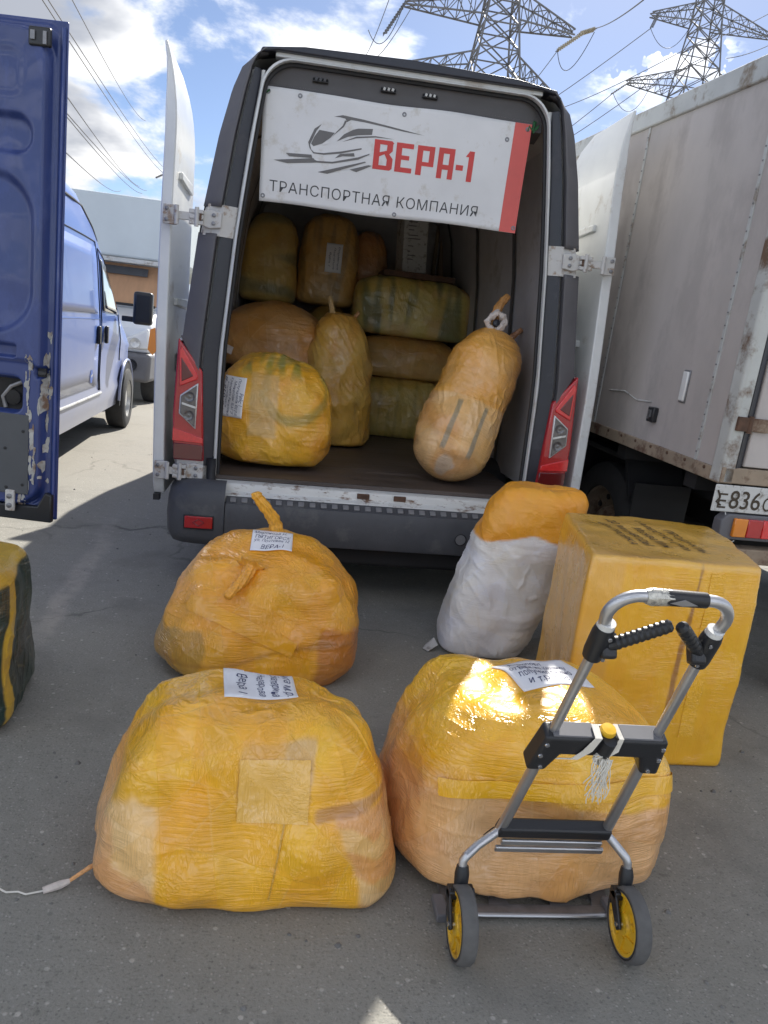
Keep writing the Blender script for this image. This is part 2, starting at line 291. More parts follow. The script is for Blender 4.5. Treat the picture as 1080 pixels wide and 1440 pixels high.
    dl = math_n(nt, 'ABSOLUTE', math_n(nt, 'ADD', lx, .66))
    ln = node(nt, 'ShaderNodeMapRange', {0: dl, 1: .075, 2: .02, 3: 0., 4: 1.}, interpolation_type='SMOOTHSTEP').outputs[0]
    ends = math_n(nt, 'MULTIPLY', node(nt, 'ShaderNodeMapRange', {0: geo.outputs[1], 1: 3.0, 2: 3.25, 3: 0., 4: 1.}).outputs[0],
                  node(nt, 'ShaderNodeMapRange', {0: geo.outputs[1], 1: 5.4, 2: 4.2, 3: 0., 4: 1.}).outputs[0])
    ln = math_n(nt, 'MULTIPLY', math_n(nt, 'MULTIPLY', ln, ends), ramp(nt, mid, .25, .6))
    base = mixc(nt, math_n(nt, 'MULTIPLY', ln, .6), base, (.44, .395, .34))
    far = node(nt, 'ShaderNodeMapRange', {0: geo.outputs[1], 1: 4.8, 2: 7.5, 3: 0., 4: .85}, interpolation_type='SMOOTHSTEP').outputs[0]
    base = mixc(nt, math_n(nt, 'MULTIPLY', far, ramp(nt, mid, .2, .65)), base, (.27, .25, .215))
    nt.links.new(base, b.inputs['Base Color']); b.inputs['Roughness'].default_value = .82; b.inputs['Specular IOR Level'].default_value = .3
    hh = math_n(nt, 'MULTIPLY_ADD', fine, .8, math_n(nt, 'MULTIPLY', mid, 1.2))
    hh = math_n(nt, 'MULTIPLY_ADD', math_n(nt, 'ADD', m1, m3), .35, hh)
    bp = node(nt, 'ShaderNodeBump', {'Strength': .55, 'Distance': .006, 'Height': hh})
    nt.links.new(bp.outputs[0], b.inputs['Normal'])
setup_mats()

# ------------------------------------------------------------------ helpers
def tag(o, label=None, cat=None, group=None, kind=None):
    if label: o['label'] = label
    if cat: o['category'] = cat
    if group: o['group'] = group
    if kind: o['kind'] = kind
    return o
def empty(name, loc=(0, 0, 0), rot=(0, 0, 0), label=None, cat=None, group=None):
    o = bpy.data.objects.new(name, None); COL.objects.link(o); o.location = loc; o.rotation_euler = rot; o.empty_display_size = .1
    return tag(o, label, cat, group)
def link_mesh(name, me, material, parent=None):
    o = bpy.data.objects.new(name, me); COL.objects.link(o)
    if material is not None and not me.materials: me.materials.append(material)
    if parent is not None: o.parent = parent
    return o
def copy_tree(o, parent=None):
    c = o.copy(); COL.objects.link(c)
    if parent is not None: c.parent = parent
    for ch in list(o.children): copy_tree(ch, c)
    return c
def V(*a): return np.array(a, float)

class MB:
    def __init__(s): s.v = []; s.f = []
    def add(s, vs, fs):
        k = len(s.v); s.v += [tuple(map(float, p)) for p in vs]; s.f += [tuple(i+k for i in f) for f in fs]; return s
    def box(s, c, size, rot=None):
        hx, hy, hz = size[0]/2, size[1]/2, size[2]/2
        vs = [Vector((x, y, z)) for x in (-hx, hx) for y in (-hy, hy) for z in (-hz, hz)]
        if rot is not None:
            m = rot if isinstance(rot, Matrix) else Matrix.Rotation(rot[2], 3, 'Z') @ Matrix.Rotation(rot[1], 3, 'Y') @ Matrix.Rotation(rot[0], 3, 'X')
            vs = [m @ v for v in vs]
        vs = [v+Vector(c) for v in vs]
        return s.add(vs, [(0, 1, 3, 2), (4, 6, 7, 5), (0, 4, 5, 1), (2, 3, 7, 6), (0, 2, 6, 4), (1, 5, 7, 3)])
    def b2(s, lo, hi): return s.box([(a+b)/2 for a, b in zip(lo, hi)], [abs(b-a) for a, b in zip(lo, hi)])
    def prism(s, poly, fn, d0, d1):
        """poly: 2D outline; fn(a,b,d)->3D; extruded from depth d0 to d1"""
        n = len(poly); vs = [fn(a, b, d0) for a, b in poly]+[fn(a, b, d1) for a, b in poly]
        fs = [tuple(range(n)), tuple(range(2*n-1, n-1, -1))]+[(i, i+n, (i+1) % n+n, (i+1) % n) for i in range(n)]
        return s.add(vs, fs)
    def tube(s, pts, r, seg=10, caps=True, closed=False, star=None):
        pts = [Vector(p) for p in pts]; n = len(pts); rr = r if hasattr(r, '__len__') else [r]*n
        rings = []; up = None
        for i, p in enumerate(pts):
            a = pts[(i-1) % n] if (closed or i > 0) else p; b = pts[(i+1) % n] if (closed or i < n-1) else p
            t = (b-a).normalized()
            if up is None: up = t.orthogonal().normalized()
            up = (up-t*up.dot(t)).normalized(); w = t.cross(up)
            ring = []
            for k in range(seg):
                th = 2*math.pi*k/seg; q = rr[i]
                if star: q *= 1+star[0]*math.cos(star[1]*th+star[2]*i)
                ring.append(p+(up*math.cos(th)+w*math.sin(th))*q)
            rings.append(ring)
        vs = [q for ring in rings for q in ring]; fs = []
        for i in range(n if closed else n-1):
            j = (i+1) % n
            for k in range(seg): fs.append((i*seg+k, i*seg+(k+1) % seg, j*seg+(k+1) % seg, j*seg+k))
        if caps and not closed: fs += [tuple(range(seg-1, -1, -1)), tuple(range((n-1)*seg, n*seg))]
        return s.add(vs, fs)
    def lathe(s, prof, c, axis, seg=24):
        """prof: (radius, height along axis)"""
        ax = Vector(axis).normalized(); u = ax.orthogonal().normalized(); w = ax.cross(u); c = Vector(c); n = len(prof)
        vs = [c+ax*h+(u*math.cos(2*math.pi*k/seg)+w*math.sin(2*math.pi*k/seg))*r for k in range(seg) for r, h in prof]
        fs = [(k*n+i, ((k+1) % seg)*n+i, ((k+1) % seg)*n+i+1, k*n+i+1) for k in range(seg) for i in range(n-1)]
        return s.add(vs, fs)
    def cyl(s, a, b, r, seg=12): return s.tube([a, b], r, seg)
    def strip(s, A, B):
        n = len(A); return s.add(list(A)+list(B), [(i, i+1, n+i+1, n+i) for i in range(n-1)])
    def loft(s, rings, closed=False, caps=False):
        n = len(rings[0]); vs = [p for r in rings for p in r]; fs = []
        for i in range(len(rings)-1):
            for k in range(n if closed else n-1):
                fs.append((i*n+k, i*n+(k+1) % n, (i+1)*n+(k+1) % n, (i+1)*n+k))
        if caps: fs += [tuple(range(n-1, -1, -1)), tuple(range((len(rings)-1)*n, len(rings)*n))]
        return s.add(vs, fs)
    def build(s, name, material, parent=None, smooth=False, bevel=0., seg=2, fix=True, solid=0., angle=40):
        me = bpy.data.meshes.new(name); me.from_pydata(s.v, [], s.f)
        if fix:
            bm = bmesh.new(); bm.from_mesh(me); bmesh.ops.recalc_face_normals(bm, faces=bm.faces)
            bm.to_mesh(me); bm.free()
        me.materials.append(material)
        o = link_mesh(name, me, None, parent)
        if solid:
            md = o.modifiers.new('thick', 'SOLIDIFY'); md.thickness = solid; md.offset = 0
        if bevel:
            md = o.modifiers.new('bevel', 'BEVEL'); md.width = bevel; md.segments = seg; md.limit_method = 'ANGLE'; md.angle_limit = R(35)
        if smooth or bevel:
            me.polygons.foreach_set('use_smooth', [True]*len(me.polygons))
            me.set_sharp_from_angle(angle=R(angle))
        return o

# ---- vectorised gradient noise
_perm = np.random.RandomState(3).permutation(256); _perm = np.concatenate([_perm, _perm, _perm])
_g = np.random.RandomState(4).normal(size=(256, 3)); _g /= np.linalg.norm(_g, axis=1)[:, None]
def pnoise(p):
    p = np.asarray(p, float); i = np.floor(p).astype(int); f = p-i; i &= 255; u = f*f*f*(f*(f*6-15)+10)
    out = 0
    for dx in (0, 1):
        for dy in (0, 1):
            for dz in (0, 1):
                h = _perm[_perm[_perm[i[:, 0]+dx]+i[:, 1]+dy]+i[:, 2]+dz]
                d = (_g[h]*(f-np.array([dx, dy, dz]))).sum(1)
                w = (u[:, 0] if dx else 1-u[:, 0])*(u[:, 1] if dy else 1-u[:, 1])*(u[:, 2] if dz else 1-u[:, 2])
                out = out+w*d
    return out*1.6
def fbm(p, o=3):
    s = 0; a = 1
    for k in range(o): s = s+a*pnoise(p*2**k+k*17.3); a *= .5
    return s
_cs = {}
def cube_sphere(n):
    if n in _cs: return _cs[n]
    t = np.tan((np.linspace(-1, 1, n+1))*np.pi/4); a, b = np.meshgrid(t, t, indexing='ij'); o = np.ones_like(a)
    fs = []; vs = []
    for k, (x, y, z) in enumerate(((o, a, b), (-o, b, a), (b, o, a), (a, -o, b), (a, b, o), (b, a, -o))):
        vs.append(np.stack([x, y, z], -1).reshape(-1, 3))
        idx = np.arange((n+1)**2).reshape(n+1, n+1)+k*(n+1)**2
        fs.append(np.stack([idx[:-1, :-1], idx[1:, :-1], idx[1:, 1:], idx[:-1, 1:]], -1).reshape(-1, 4))
    vs = np.concatenate(vs); fs = np.concatenate(fs)
    _, first, inv = np.unique(np.round(vs, 6), axis=0, return_index=True, return_inverse=True)
    vs = vs[first]; fs = inv.reshape(-1)[fs]; vs = vs/np.linalg.norm(vs, axis=1)[:, None]
    _cs[n] = (vs, fs); return _cs[n]
def np_mesh(name, vs, fs, cols=None):
    me = bpy.data.meshes.new(name); me.vertices.add(len(vs)); me.vertices.foreach_set('co', vs.astype(np.float32).ravel())
    me.loops.add(fs.size); me.loops.foreach_set('vertex_index', fs.astype(np.int32).ravel())
    me.polygons.add(len(fs)); me.polygons.foreach_set('loop_start', np.arange(0, fs.size, fs.shape[1], dtype=np.int32))
    me.update(calc_edges=True); me.validate()
    me.polygons.foreach_set('use_smooth', np.ones(len(fs), bool))
    if cols is not None:
        a = me.color_attributes.new('Col', 'FLOAT_COLOR', 'POINT')
        a.data.foreach_set('color', np.concatenate([cols, np.ones((len(cols), 1))], 1).astype(np.float32).ravel())
    return me
def lerp(a, b, t): return a+(b-a)*t
def sstep(x, a, b):
    t = np.clip((x-a)/(b-a), 0, 1); return t*t*(3-2*t)
def mixcol(c, new, m): return c*(1-m[:, None])+np.array(new)*m[:, None]

YEL, ORA, PEACH, TAN = (.92, .49, .010), (.88, .40, .010), (.78, .39, .15), (.86, .57, .27)
AMB, GOLD, BROWN, OLIVE = (.56, .26, .04), (.58, .36, .055), (.40, .19, .055), (.38, .28, .075)
def bale(name, w, d, h, loc, rot=0., n=60, a=3.2, b=3.0, taper=(.8, .8), tpow=1.4, lean=(0, 0), bexp=9.0, seed=0, lump=.03, wrink=.008, cfun=None, col=YEL,
         col2=None, material='film', label=None, cat='parcel', group=None, sag=0., axis='z', shape=None, tilt=None):
    """soft wrapped parcel: superellipsoid with taper, lumps, pulled-in wrap lines and creases; base centre at loc"""
    D, F = cube_sphere(n); x, y, z = D.T
    q = (np.abs(x)**a+np.abs(y)**a)**(b/a)+np.abs(z)**b
    bb = np.where(z < 0, bexp, b)
    q = ((np.abs(x)**a+np.abs(y)**a)**(bb/a)+np.abs(z)**bb)**(-1/bb)
    P = D*q[:, None]
    zz = (P[:, 2]+1)/2; tx = lerp(1, taper[0], zz**tpow); ty = lerp(1, taper[1], zz**tpow)
    X = P[:, 0]*tx*w/2+lean[0]*zz; Y = P[:, 1]*ty*d/2+lean[1]*zz; Z = zz*h
    p = np.stack([X, Y, Z], 1); o = np.array([seed*7.31, seed*3.17, seed*1.93])
    if shape is not None: p = shape(p, zz)
    nd = D/np.linalg.norm(D*np.array([1/w, 1/d, 1/h]), axis=1)[:, None]*np.array([1/w, 1/d, 1/h]); nd /= np.linalg.norm(nd, axis=1)[:, None]
    disp = lump*(fbm(p*3.6+o, 2)+.42*pnoise(p*8.5+o*2))
    wr = 1-np.abs(pnoise(p*np.array([5, 5, 24])+o))*2.2
    wr2 = 1-np.abs(pnoise(np.stack([p[:, 0]*17+p[:, 2]*9, p[:, 1]*17-p[:, 2]*7, p[:, 2]*9+p[:, 0]*4], 1)+o*2))*2.2
    mk = sstep(pnoise(p*4+o*3), -.25, .3)
    disp += wrink*.8*(np.clip(wr, 0, 1)**2*mk*.6+np.clip(wr2, 0, 1)**3*(1-mk)*1.0) + wrink*.5*pnoise(p*8+o)
    fade = sstep(zz, 0.0, .06)
    p = p+nd*(disp*np.where(D[:, 2] < -.5, fade, 1))[:, None]
    p[:, 2] = np.maximum(p[:, 2]-sag, 0.0)
    c = np.tile(np.array(col), (len(p), 1))
    mm = sstep(fbm(p*4.5+o*1.3, 3), -.1, .5)
    c = mixcol(c, col2 if col2 is not None else np.array(col)*np.array([.92, .80, .7]), mm*.75)
    if cfun: c = cfun(p, c, o)
    me = np_mesh(name, p, F, np.clip(c, .003, .9)); me.materials.append(M[material])
    ob = link_mesh(name, me, None); ob.location = loc; ob.rotation_euler = (tilt[0], tilt[1], rot) if tilt else (0, 0, rot)
    tag(ob, label, cat, group)
    ob_bvh[ob.name] = BVHTree.FromPolygons([tuple(v) for v in p], [tuple(f) for f in F])
    return ob
ob_bvh = {}

# ---- text as flat mesh (vertices 2D + triangles)
_tx = {}
def text_geo(body, shear=0., space=1., weight=0.):
    key = (body, shear, space, weight)
    if key in _tx: return _tx[key]
    cu = bpy.data.curves.new('t', 'FONT'); cu.body = body; cu.shear = shear; cu.space_character = space; cu.offset = weight; cu.resolution_u = 3; cu.fill_mode = 'FRONT'
    ob = bpy.data.objects.new('t', cu); COL.objects.link(ob)
    dg = bpy.context.evaluated_depsgraph_get(); ev = ob.evaluated_get(dg); me = ev.to_mesh()
    v = np.array([tuple(p.co)[:2] for p in me.vertices]); f = [tuple(p.vertices) for p in me.polygons]
    ev.to_mesh_clear(); bpy.data.objects.remove(ob); bpy.data.curves.remove(cu)
    if len(v):
        v = v-v.min(0); s = v.max(0); v = v/s.max(); 
    _tx[key] = (v, f); return _tx[key]
def text_fit(body, u0, v0, u1, v1, **k):
    """text stretched into the box; returns uv vertices, faces"""
    v, f = text_geo(body, **k); v = v-v.min(0); s = v.max(0)
    return v/s*np.array([u1-u0, v1-v0])+np.array([u0, v0]), f

def sticker(ob, centre, direction, udir, w, h, lines=None, name='address_label', material='paper', lift=.004, nu=14, nv=14, ink='ink', rotated=False, jitter=.5, rough_edge=0., part_label=None, smooth=2, col=None, bow=0.):
    """a sheet stuck on a parcel: laid on its surface by casting along direction (local space); handwriting follows the sheet"""
    bvh = ob_bvh[ob.name]; d = Vector(direction).normalized(); u = Vector(udir); u = (u-d*u.dot(d)).normalized(); v = u.cross(-d) if True else None
    v = (-d).cross(u)
    C = Vector(centre); G = np.zeros((nu+1, nv+1)); last = .0
    for i in range(nu+1):
        for j in range(nv+1):
            o = C+u*((i/nu-.5)*w)+v*((j/nv-.5)*h)-d*1.0
            hit = bvh.ray_cast(o, d, 2.0)
            G[i, j] = hit[3] if hit[0] is not None else np.nan
    miss = np.isnan(G); miss |= G > np.nanmin(G)+.75*max(w, h) if col is not None else miss
    m = np.nanmax(G); G = np.where(np.isnan(G), m, G); G0 = np.pad(G, 1, mode='edge')
    Gmin = np.min([G0[i:i+G.shape[0], j:j+G.shape[1]] for i in range(3) for j in range(3)], axis=0)
    for _ in range(smooth):
        g = np.pad(G, 1, mode='edge'); G2 = (g[:-2, 1:-1]+g[2:, 1:-1]+g[1:-1, :-2]+g[1:-1, 2:]+4*g[1:-1, 1:-1])/8
        G = np.minimum(G2, G+.002) if smooth > 1 else G2
    if col is not None: G = np.where(G-Gmin < .03, np.minimum(G, lerp(G, Gmin, .5)), G)
    def at(a, b, off):
        a = min(max(a, 0), 1); b = min(max(b, 0), 1); x = a*nu; y = b*nv; i = min(int(x), nu-1); j = min(int(y), nv-1); fx, fy = x-i, y-j
        g = G[i, j]*(1-fx)*(1-fy)+G[i+1, j]*fx*(1-fy)+G[i, j+1]*(1-fx)*fy+G[i+1, j+1]*fx*fy
        return C+u*((a-.5)*w)+v*((b-.5)*h)+d*(g-1.0-off)
    mb = MB(); vs = []
    for i in range(nu+1):
        for j in range(nv+1):
            a, b_ = i/nu, j/nv
            if rough_edge:
                a += rough_edge*random.uniform(-1, 1) if i in (0, nu) else 0; b_ += rough_edge*random.uniform(-1, 1) if j in (0, nv) else 0
            p = C+u*((a-.5)*w)+v*((b_-.5)*h)+d*(G[i, j]-1.0-lift); vs.append(p)
    mb.add(vs, [(i*(nv+1)+j, (i+1)*(nv+1)+j, (i+1)*(nv+1)+j+1, i*(nv+1)+j+1) for i in range(nu) for j in range(nv) if not (miss[i, j] or miss[i+1, j] or miss[i, j+1] or miss[i+1, j+1])])
    sh = mb.build(name, M[material] if isinstance(material, str) else material, ob, smooth=True, solid=.0012 if col is None else 0)
    if col is not None:
        at_ = sh.data.color_attributes.new('Col', 'FLOAT_COLOR', 'POINT')
        at_.data.foreach_set('color', np.tile(np.array((*col, 1.), np.float32), len(sh.data.vertices)))
    if part_label: sh['label'] = part_label
    if lines:
        for (body, a0, b0, a1, b1) in lines:
            tb = MB()
            q, f = text_fit(body, 0, 0, 1, 1, shear=.25)
            out = []
            ph = random.uniform(0, 9)
            for (x, y) in q:
                x2 = x+.012*jitter*math.sin(9*x+ph+5*y); y2 = y+.16*jitter*math.sin(13*x+ph)+.10*jitter*math.sin(29*x+2*ph)
                if rotated: a, b_ = a0+(a1-a0)*y2, b1+(b0-b1)*x2
                else: a, b_ = a0+(a1-a0)*x2, b0+(b1-b0)*y2
                out.append(at(a, b_, lift+.0016))
            tb.add(out, f).build('handwriting', M[ink], sh, fix=False)
    return sh

LIFT = [0.]
def tape(ob, centre, direction, udir, w, h, col, material='tape'):
    """a turn of packing tape over the film, following the lumps underneath"""
    LIFT[0] = (LIFT[0]+.0011) % .0055
    return sticker(ob, centre, direction, udir, w, h, None, 'tape_strip', material, lift=.0017+LIFT[0]*.35, nu=max(6, int(w/.009)), nv=max(4, int(h/.009)), smooth=1, col=col, rough_edge=.006)
def twist(parent, pts, r, name='twisted_tie', col=ORA, seg=28, steps=34, strands=7, turns=.38):
    P = [Vector(p) for p in pts]; path = []
    for i in range(steps+1):
        t = i/steps*(len(P)-1); k = min(int(t), len(P)-2); f = t-k
        p0 = P[max(k-1, 0)]; p1 = P[k]; p2 = P[k+1]; p3 = P[min(k+2, len(P)-1)]
        path.append(.5*((2*p1)+(p2-p0)*f+(2*p0-5*p1+4*p2-p3)*f*f+(3*p1-p0-3*p2+p3)*f**3))
    rr = [r*(1.15-.40*i/steps+1.5*math.exp(-i/1.6))*(1+.07*math.sin(i*1.7)+.06*math.sin(i*.9+2)) for i in range(steps+1)]; rr[-1] *= .5; rr[-2] *= .85
    mb = MB().tube(path, rr, seg, star=(.17, strands, turns))
    o = mb.build(name, M['twine'], parent, smooth=True, angle=180)
    a = o.data.color_attributes.new('Col', 'FLOAT_COLOR', 'POINT')
    for i in range(len(o.data.vertices)):
        k = .85+.3*random.random(); a.data[i].color = (col[0]*k, col[1]*k, col[2]*k, 1)
    return o

# ------------------------------------------------------------------ ground
def make_ground():
    me = bpy.data.meshes.new('asphalt_ground')
    me.from_pydata([(-1500, -1500, 0), (1500, -1500, 0), (1500, 1500, 0), (-1500, 1500, 0)], [], [(0, 1, 2, 3)])
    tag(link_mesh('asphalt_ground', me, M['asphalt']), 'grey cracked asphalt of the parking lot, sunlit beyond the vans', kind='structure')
    mb = MB()
    for k in range(420):
        x = random.uniform(-1.9, 1.9); y = random.uniform(1.1, 8) if k % 3 else random.uniform(1.1, 2.6); r = random.uniform(.0016, .0045)*(1+random.random()**4*1.2)
        ang = random.uniform(0, 6)
        vs = [(x+r*math.cos(ang+i*1.05)*random.uniform(.7, 1.3), y+r*math.sin(ang+i*1.05)*random.uniform(.7, 1.3), .0005) for i in range(6)]
        top = [(x+(v[0]-x)*.55, y+(v[1]-y)*.55, r*random.uniform(.6, 1.1)) for v in vs]
        mb.add(vs+top, [(i, (i+1) % 6, (i+1) % 6+6, i+6) for i in range(6)]+[tuple(range(6, 12))])
    tag(mb.build('gravel', M['stone']), 'scattered grit and tiny stones on the asphalt', kind='stuff')
make_ground()

# ------------------------------------------------------------------ wheels
def road_wheel(parent, c, r=.34, w=.22, side=1, rim='silver'):
    c = Vector(c); ax = (side, 0, 0)
    t = MB().lathe([(r*.62, -w/2), (r*.9, -w/2), (r*.985, -w*.42), (r, -w*.25), (r, w*.25), (r*.985, w*.42), (r*.9, w/2), (r*.62, w/2), (r*.6, w*.3)], c, ax, 36).build('wheel', M['tyre'], parent, smooth=True)
    MB().lathe([(r*.63, w*.46), (r*.58, w*.44), (r*.55, w*.2), (r*.34, w*.12), (r*.26, w*.34), (r*.10, w*.36), (0, w*.36)], c, ax, 36).build('rim', M[rim], t, smooth=True)
    hb = MB()
    for k in range(10):
        a = 2*math.pi*k/10; p = c+Vector((side*w*.13, math.cos(a)*r*.46, math.sin(a)*r*.46)); hb.cyl(p, p+Vector((side*.012, 0, 0)), r*.055, 8)
    hb.build('rim_hole', M['black'], t)
    return t

def van_shell(half, stations, zp=.9):
    """half: (x,z) outline from sill up to roof centre; stations: (y, roof z, width scale)"""
    full = [(-x, z) for x, z in half]+[(x, z) for x, z in reversed(half[:-1])]
    H = max(z for _, z in half); rings = []
    for y, zt, ws in stations:
        rings.append([(x*ws, y, z if z < zp else zp+(z-zp)*(zt-zp)/(H-zp)) for x, z in full])
    return rings

# ------------------------------------------------------------------ white cargo van
VAN = empty('cargo_van', (.51, 3.85, 0), (0, -.0175, 0), 'white cargo van with both rear doors folded open, loaded with yellow parcels', 'van')
def interp(tab, z):
    zs = [t[0] for t in tab]; xs = [t[1] for t in tab]; return float(np.interp(z, zs, xs))
OUT = [(.42, .985), (.70, 1.012), (1.25, .985), (1.8, .925), (2.2, .855), (2.40, .805), (2.50, .765), (2.555, .70), (2.58, .63)]
INN = [(.55, .80), (1.2, .80), (1.8, .755), (2.2, .71), (2.552, .660)]
outer = lambda z: interp(OUT, z)
inner = lambda z: interp(INN, z)
def n_outline(fx, ztop, rad, z0=.60, nz=12, na=8, nt=10):
    L = [(-fx(z), z) for z in np.linspace(z0, ztop-rad, nz)]
    xe = fx(ztop-rad); slope = fx(ztop-rad)-fx(ztop)
    for k in range(1, na+1):
        a = math.pi/2*k/na; L.append((-(xe-slope*math.sin(a))+rad*(1-math.cos(a)), ztop-rad+rad*math.sin(a)))
    xl = L[-1][0]
    T = [(x, ztop) for x in np.linspace(xl, -xl, nt+1)[1:-1]]
    return L+T+[(-x, z) for x, z in reversed(L)]
def y3(pts, y): return [(x, y, z) for x, z in pts]

def make_van():
    P = VAN
    half = [(.97, .40), (1.0, .45), (1.02, .70), (.995, 1.25), (.935, 1.8), (.865, 2.2), (.81, 2.42), (.765, 2.52), (.69, 2.57), (.5, 2.60), (0, 2.612)]
    st = [(.085, 2.612, 1), (1.5, 2.62, 1), (4.0, 2.60, 1), (4.4, 2.45, .99), (5.0, 1.75, .97), (5.2, 1.35, .95), (5.7, 1.15, .90), (5.85, .95, .86)]
    mb = MB().loft(van_shell(half, st)); mb.add([(0, 5.9, .6)], [])
    mb.build('body', M['white_paint'], P, smooth=True)
    MB().b2((-.95, .1, .36), (.95, 5.6, .42)).build('underbody', M['underbody'], P)
    MB().b2((-.8, 5.7, .40), (.8, 5.84, 1.0)).build('front_panel', M['bumper_grey'], P, bevel=.02)
    # jamb: white pressed metal round the opening
    flangeI = n_outline(lambda z: inner(z), 2.552, .12); flangeO = n_outline(lambda z: inner(z)+.010, 2.561, .125)
    zz = np.linspace(.46, 2.50, 30)
    for s in (-1, 1):
        A = [(s*outer(z), .075, z) for z in zz]; A2 = [(s*outer(z), .10, z) for z in zz]
        B = [(s*(inner(z)+.005), .050, z) for z in zz]
        MB().loft([A2, A, B]).build('door_jamb', M['white_paint'], P, smooth=True)
    # header: painted strip and dark band over the opening
    band = [(-.70, 2.560), (-.62, 2.576), (.62, 2.576), (.70, 2.560), (.69, 2.582), (.5, 2.606), (0, 2.620), (-.5, 2.606), (-.69, 2.582)]
    MB().prism(band, lambda a, b, d: (a, d, b), .005, .12).build('roof_edge', M['channel'], P, bevel=.006)
    MB().b2((-.63, .035, 2.5585), (.63, .085, 2.580)).build('header_strip', M['white_paint'], P, bevel=.004)
    MB().strip(y3(flangeO, .034), y3(flangeI, .030)).strip(y3(flangeI, .030), y3(flangeI, .075)).build('opening_flange', M['white_paint'], P, smooth=True)
    sealp = n_outline(lambda z: inner(z)-.006, 2.544, .12)
    MB().tube(y3(sealp, .068), .011, 8).build('door_seal', M['black'], P, smooth=True)
    # D-pillars: cladding in two lengths with the hinge gap, recessed channel, lamp below
    for s in (-1, 1):
        for z0, z1 in ((1.885, 2.578), (1.10, 1.765)):
            zs = np.linspace(z0, z1, 26); rows = [[], [], [], [], []]
            for z in zs:
                o = outer(z)+.006; i = inner(min(z, 2.47))+.03
                zt = z
                if z0 < 1.5 and z < 1.30:      # slanting lower end above the lamp
                    lo = lambda fr: 1.29-.155*fr
                fr = [0, .0, .50, .56, .60]
                ys = [.085, .035, .0, .0, .030]
                for k in range(5):
                    x = lerp(o, i, fr[k]); zk = z
                    if z0 < 1.5: zk = max(z, 1.285-.155*fr[k]/.56)
                    rows[k].append((s*x, ys[k], zk))
            mb = MB().loft([list(r) for r in rows])
            if z0 > 1.5:  # rounded head of the pillar
                mb.add([r[-1] for r in rows]+[(s*(outer(2.55)-.06), .10, 2.585)], [(0, 1, 5), (1, 2, 5), (2, 3, 5), (3, 4, 5)])
            mb.build('pillar_cladding', M['cladding'], P, smooth=True, angle=32, solid=.004)
        zs = np.linspace(.66, 2.50, 40)
        rows = [[], [], [], []]
        for z in zs:
            o = outer(z); i = inner(min(z, 2.47))+.017
            for k, (fr, y) in enumerate(((.58, .050), (.60, .026), (.80, .030), (1.0, .047))): rows[k].append((s*lerp(o, i, fr), y, z))
        MB().loft(rows).build('pillar_channel', M['channel'], P, smooth=True, angle=30)
        rows = [[(s*lerp(outer(z), inner(z)+.017, fr), y, z) for z in (1.755, 1.78, 1.875, 1.895)] for fr, y in ((.0, .06), (.1, .018), (.60, .012), (1.0, .042))]
        MB().loft(rows).build('hinge_gap_plate', M['hinge_paint'], P, smooth=True, angle=30)
        rows = [[(s*lerp(outer(z), inner(z)+.017, fr), y, z) for z in (.575, .60, .66, .685)] for fr, y in ((.0, .06), (.1, .014), (.60, .010), (.85, .040))]
        MB().loft(rows).build('hinge_gap_plate', M['hinge_paint'], P, smooth=True, angle=30)
    # tail lamps
    for s in (-1, 1):
        fn = lambda a, b, d, s=s: (s*a, d, b)
        t = MB().prism([(1.004, 1.275), (.885, 1.125), (.860, .685), (1.006, .685), (1.018, .9)], fn, .0, .09).build('tail_lamp', M['red_lens'], P, bevel=.008)
        MB().prism([(.998, 1.215), (.985, 1.235), (.905, 1.105), (.905, 1.085), (.99, 1.045)], fn, -.010, .012).build('upper_lens', M['red_bright'], t, bevel=.005)
        MB().prism([(.985, 1.185), (.925, 1.10), (.98, 1.07)], fn, -.013, .0).build('upper_insert', M['red_dark'], t, bevel=.003)
        clear = [(.900, 1.070), (.985, 1.005), (.988, .915), (.905, .842)]
        MB().prism(clear, fn, -.012, .02).build('bezel', M['silver'], t, bevel=.005)
        MB().prism([(.9055, 1.058), (.979, 1.001), (.982, .9185), (.9095, .853)], fn, -.0155, .0).build('clear_lens', M['lamp_dark'], t, bevel=.003)
        MB().prism([(.908, .955), (.974, .972), (.974, .962), (.908, .945)], fn, -.019, -.012).build('lens_divider', M['silver'], t)
        for z in (1.0, .91):
            MB().lathe([(.022, 0), (.024, .004), (.018, .002), (.008, .001), (0, .003)], (s*.938, -.0155, z), (0, -1, 0), 20).build('bulb_ring', M['lamp_dark'], t, smooth=True)
        MB().prism([(1.014, .845), (.868, .800), (.866, .775), (1.014, .780)], fn, -.008, .02).build('reflector_band', M['red_bright'], t, bevel=.003)
        MB().prism([(1.010, .770), (.866, .765), (.864, .690), (1.006, .690)], fn, -.006, .02).build('lower_lens', M['red_dark'], t, bevel=.004)
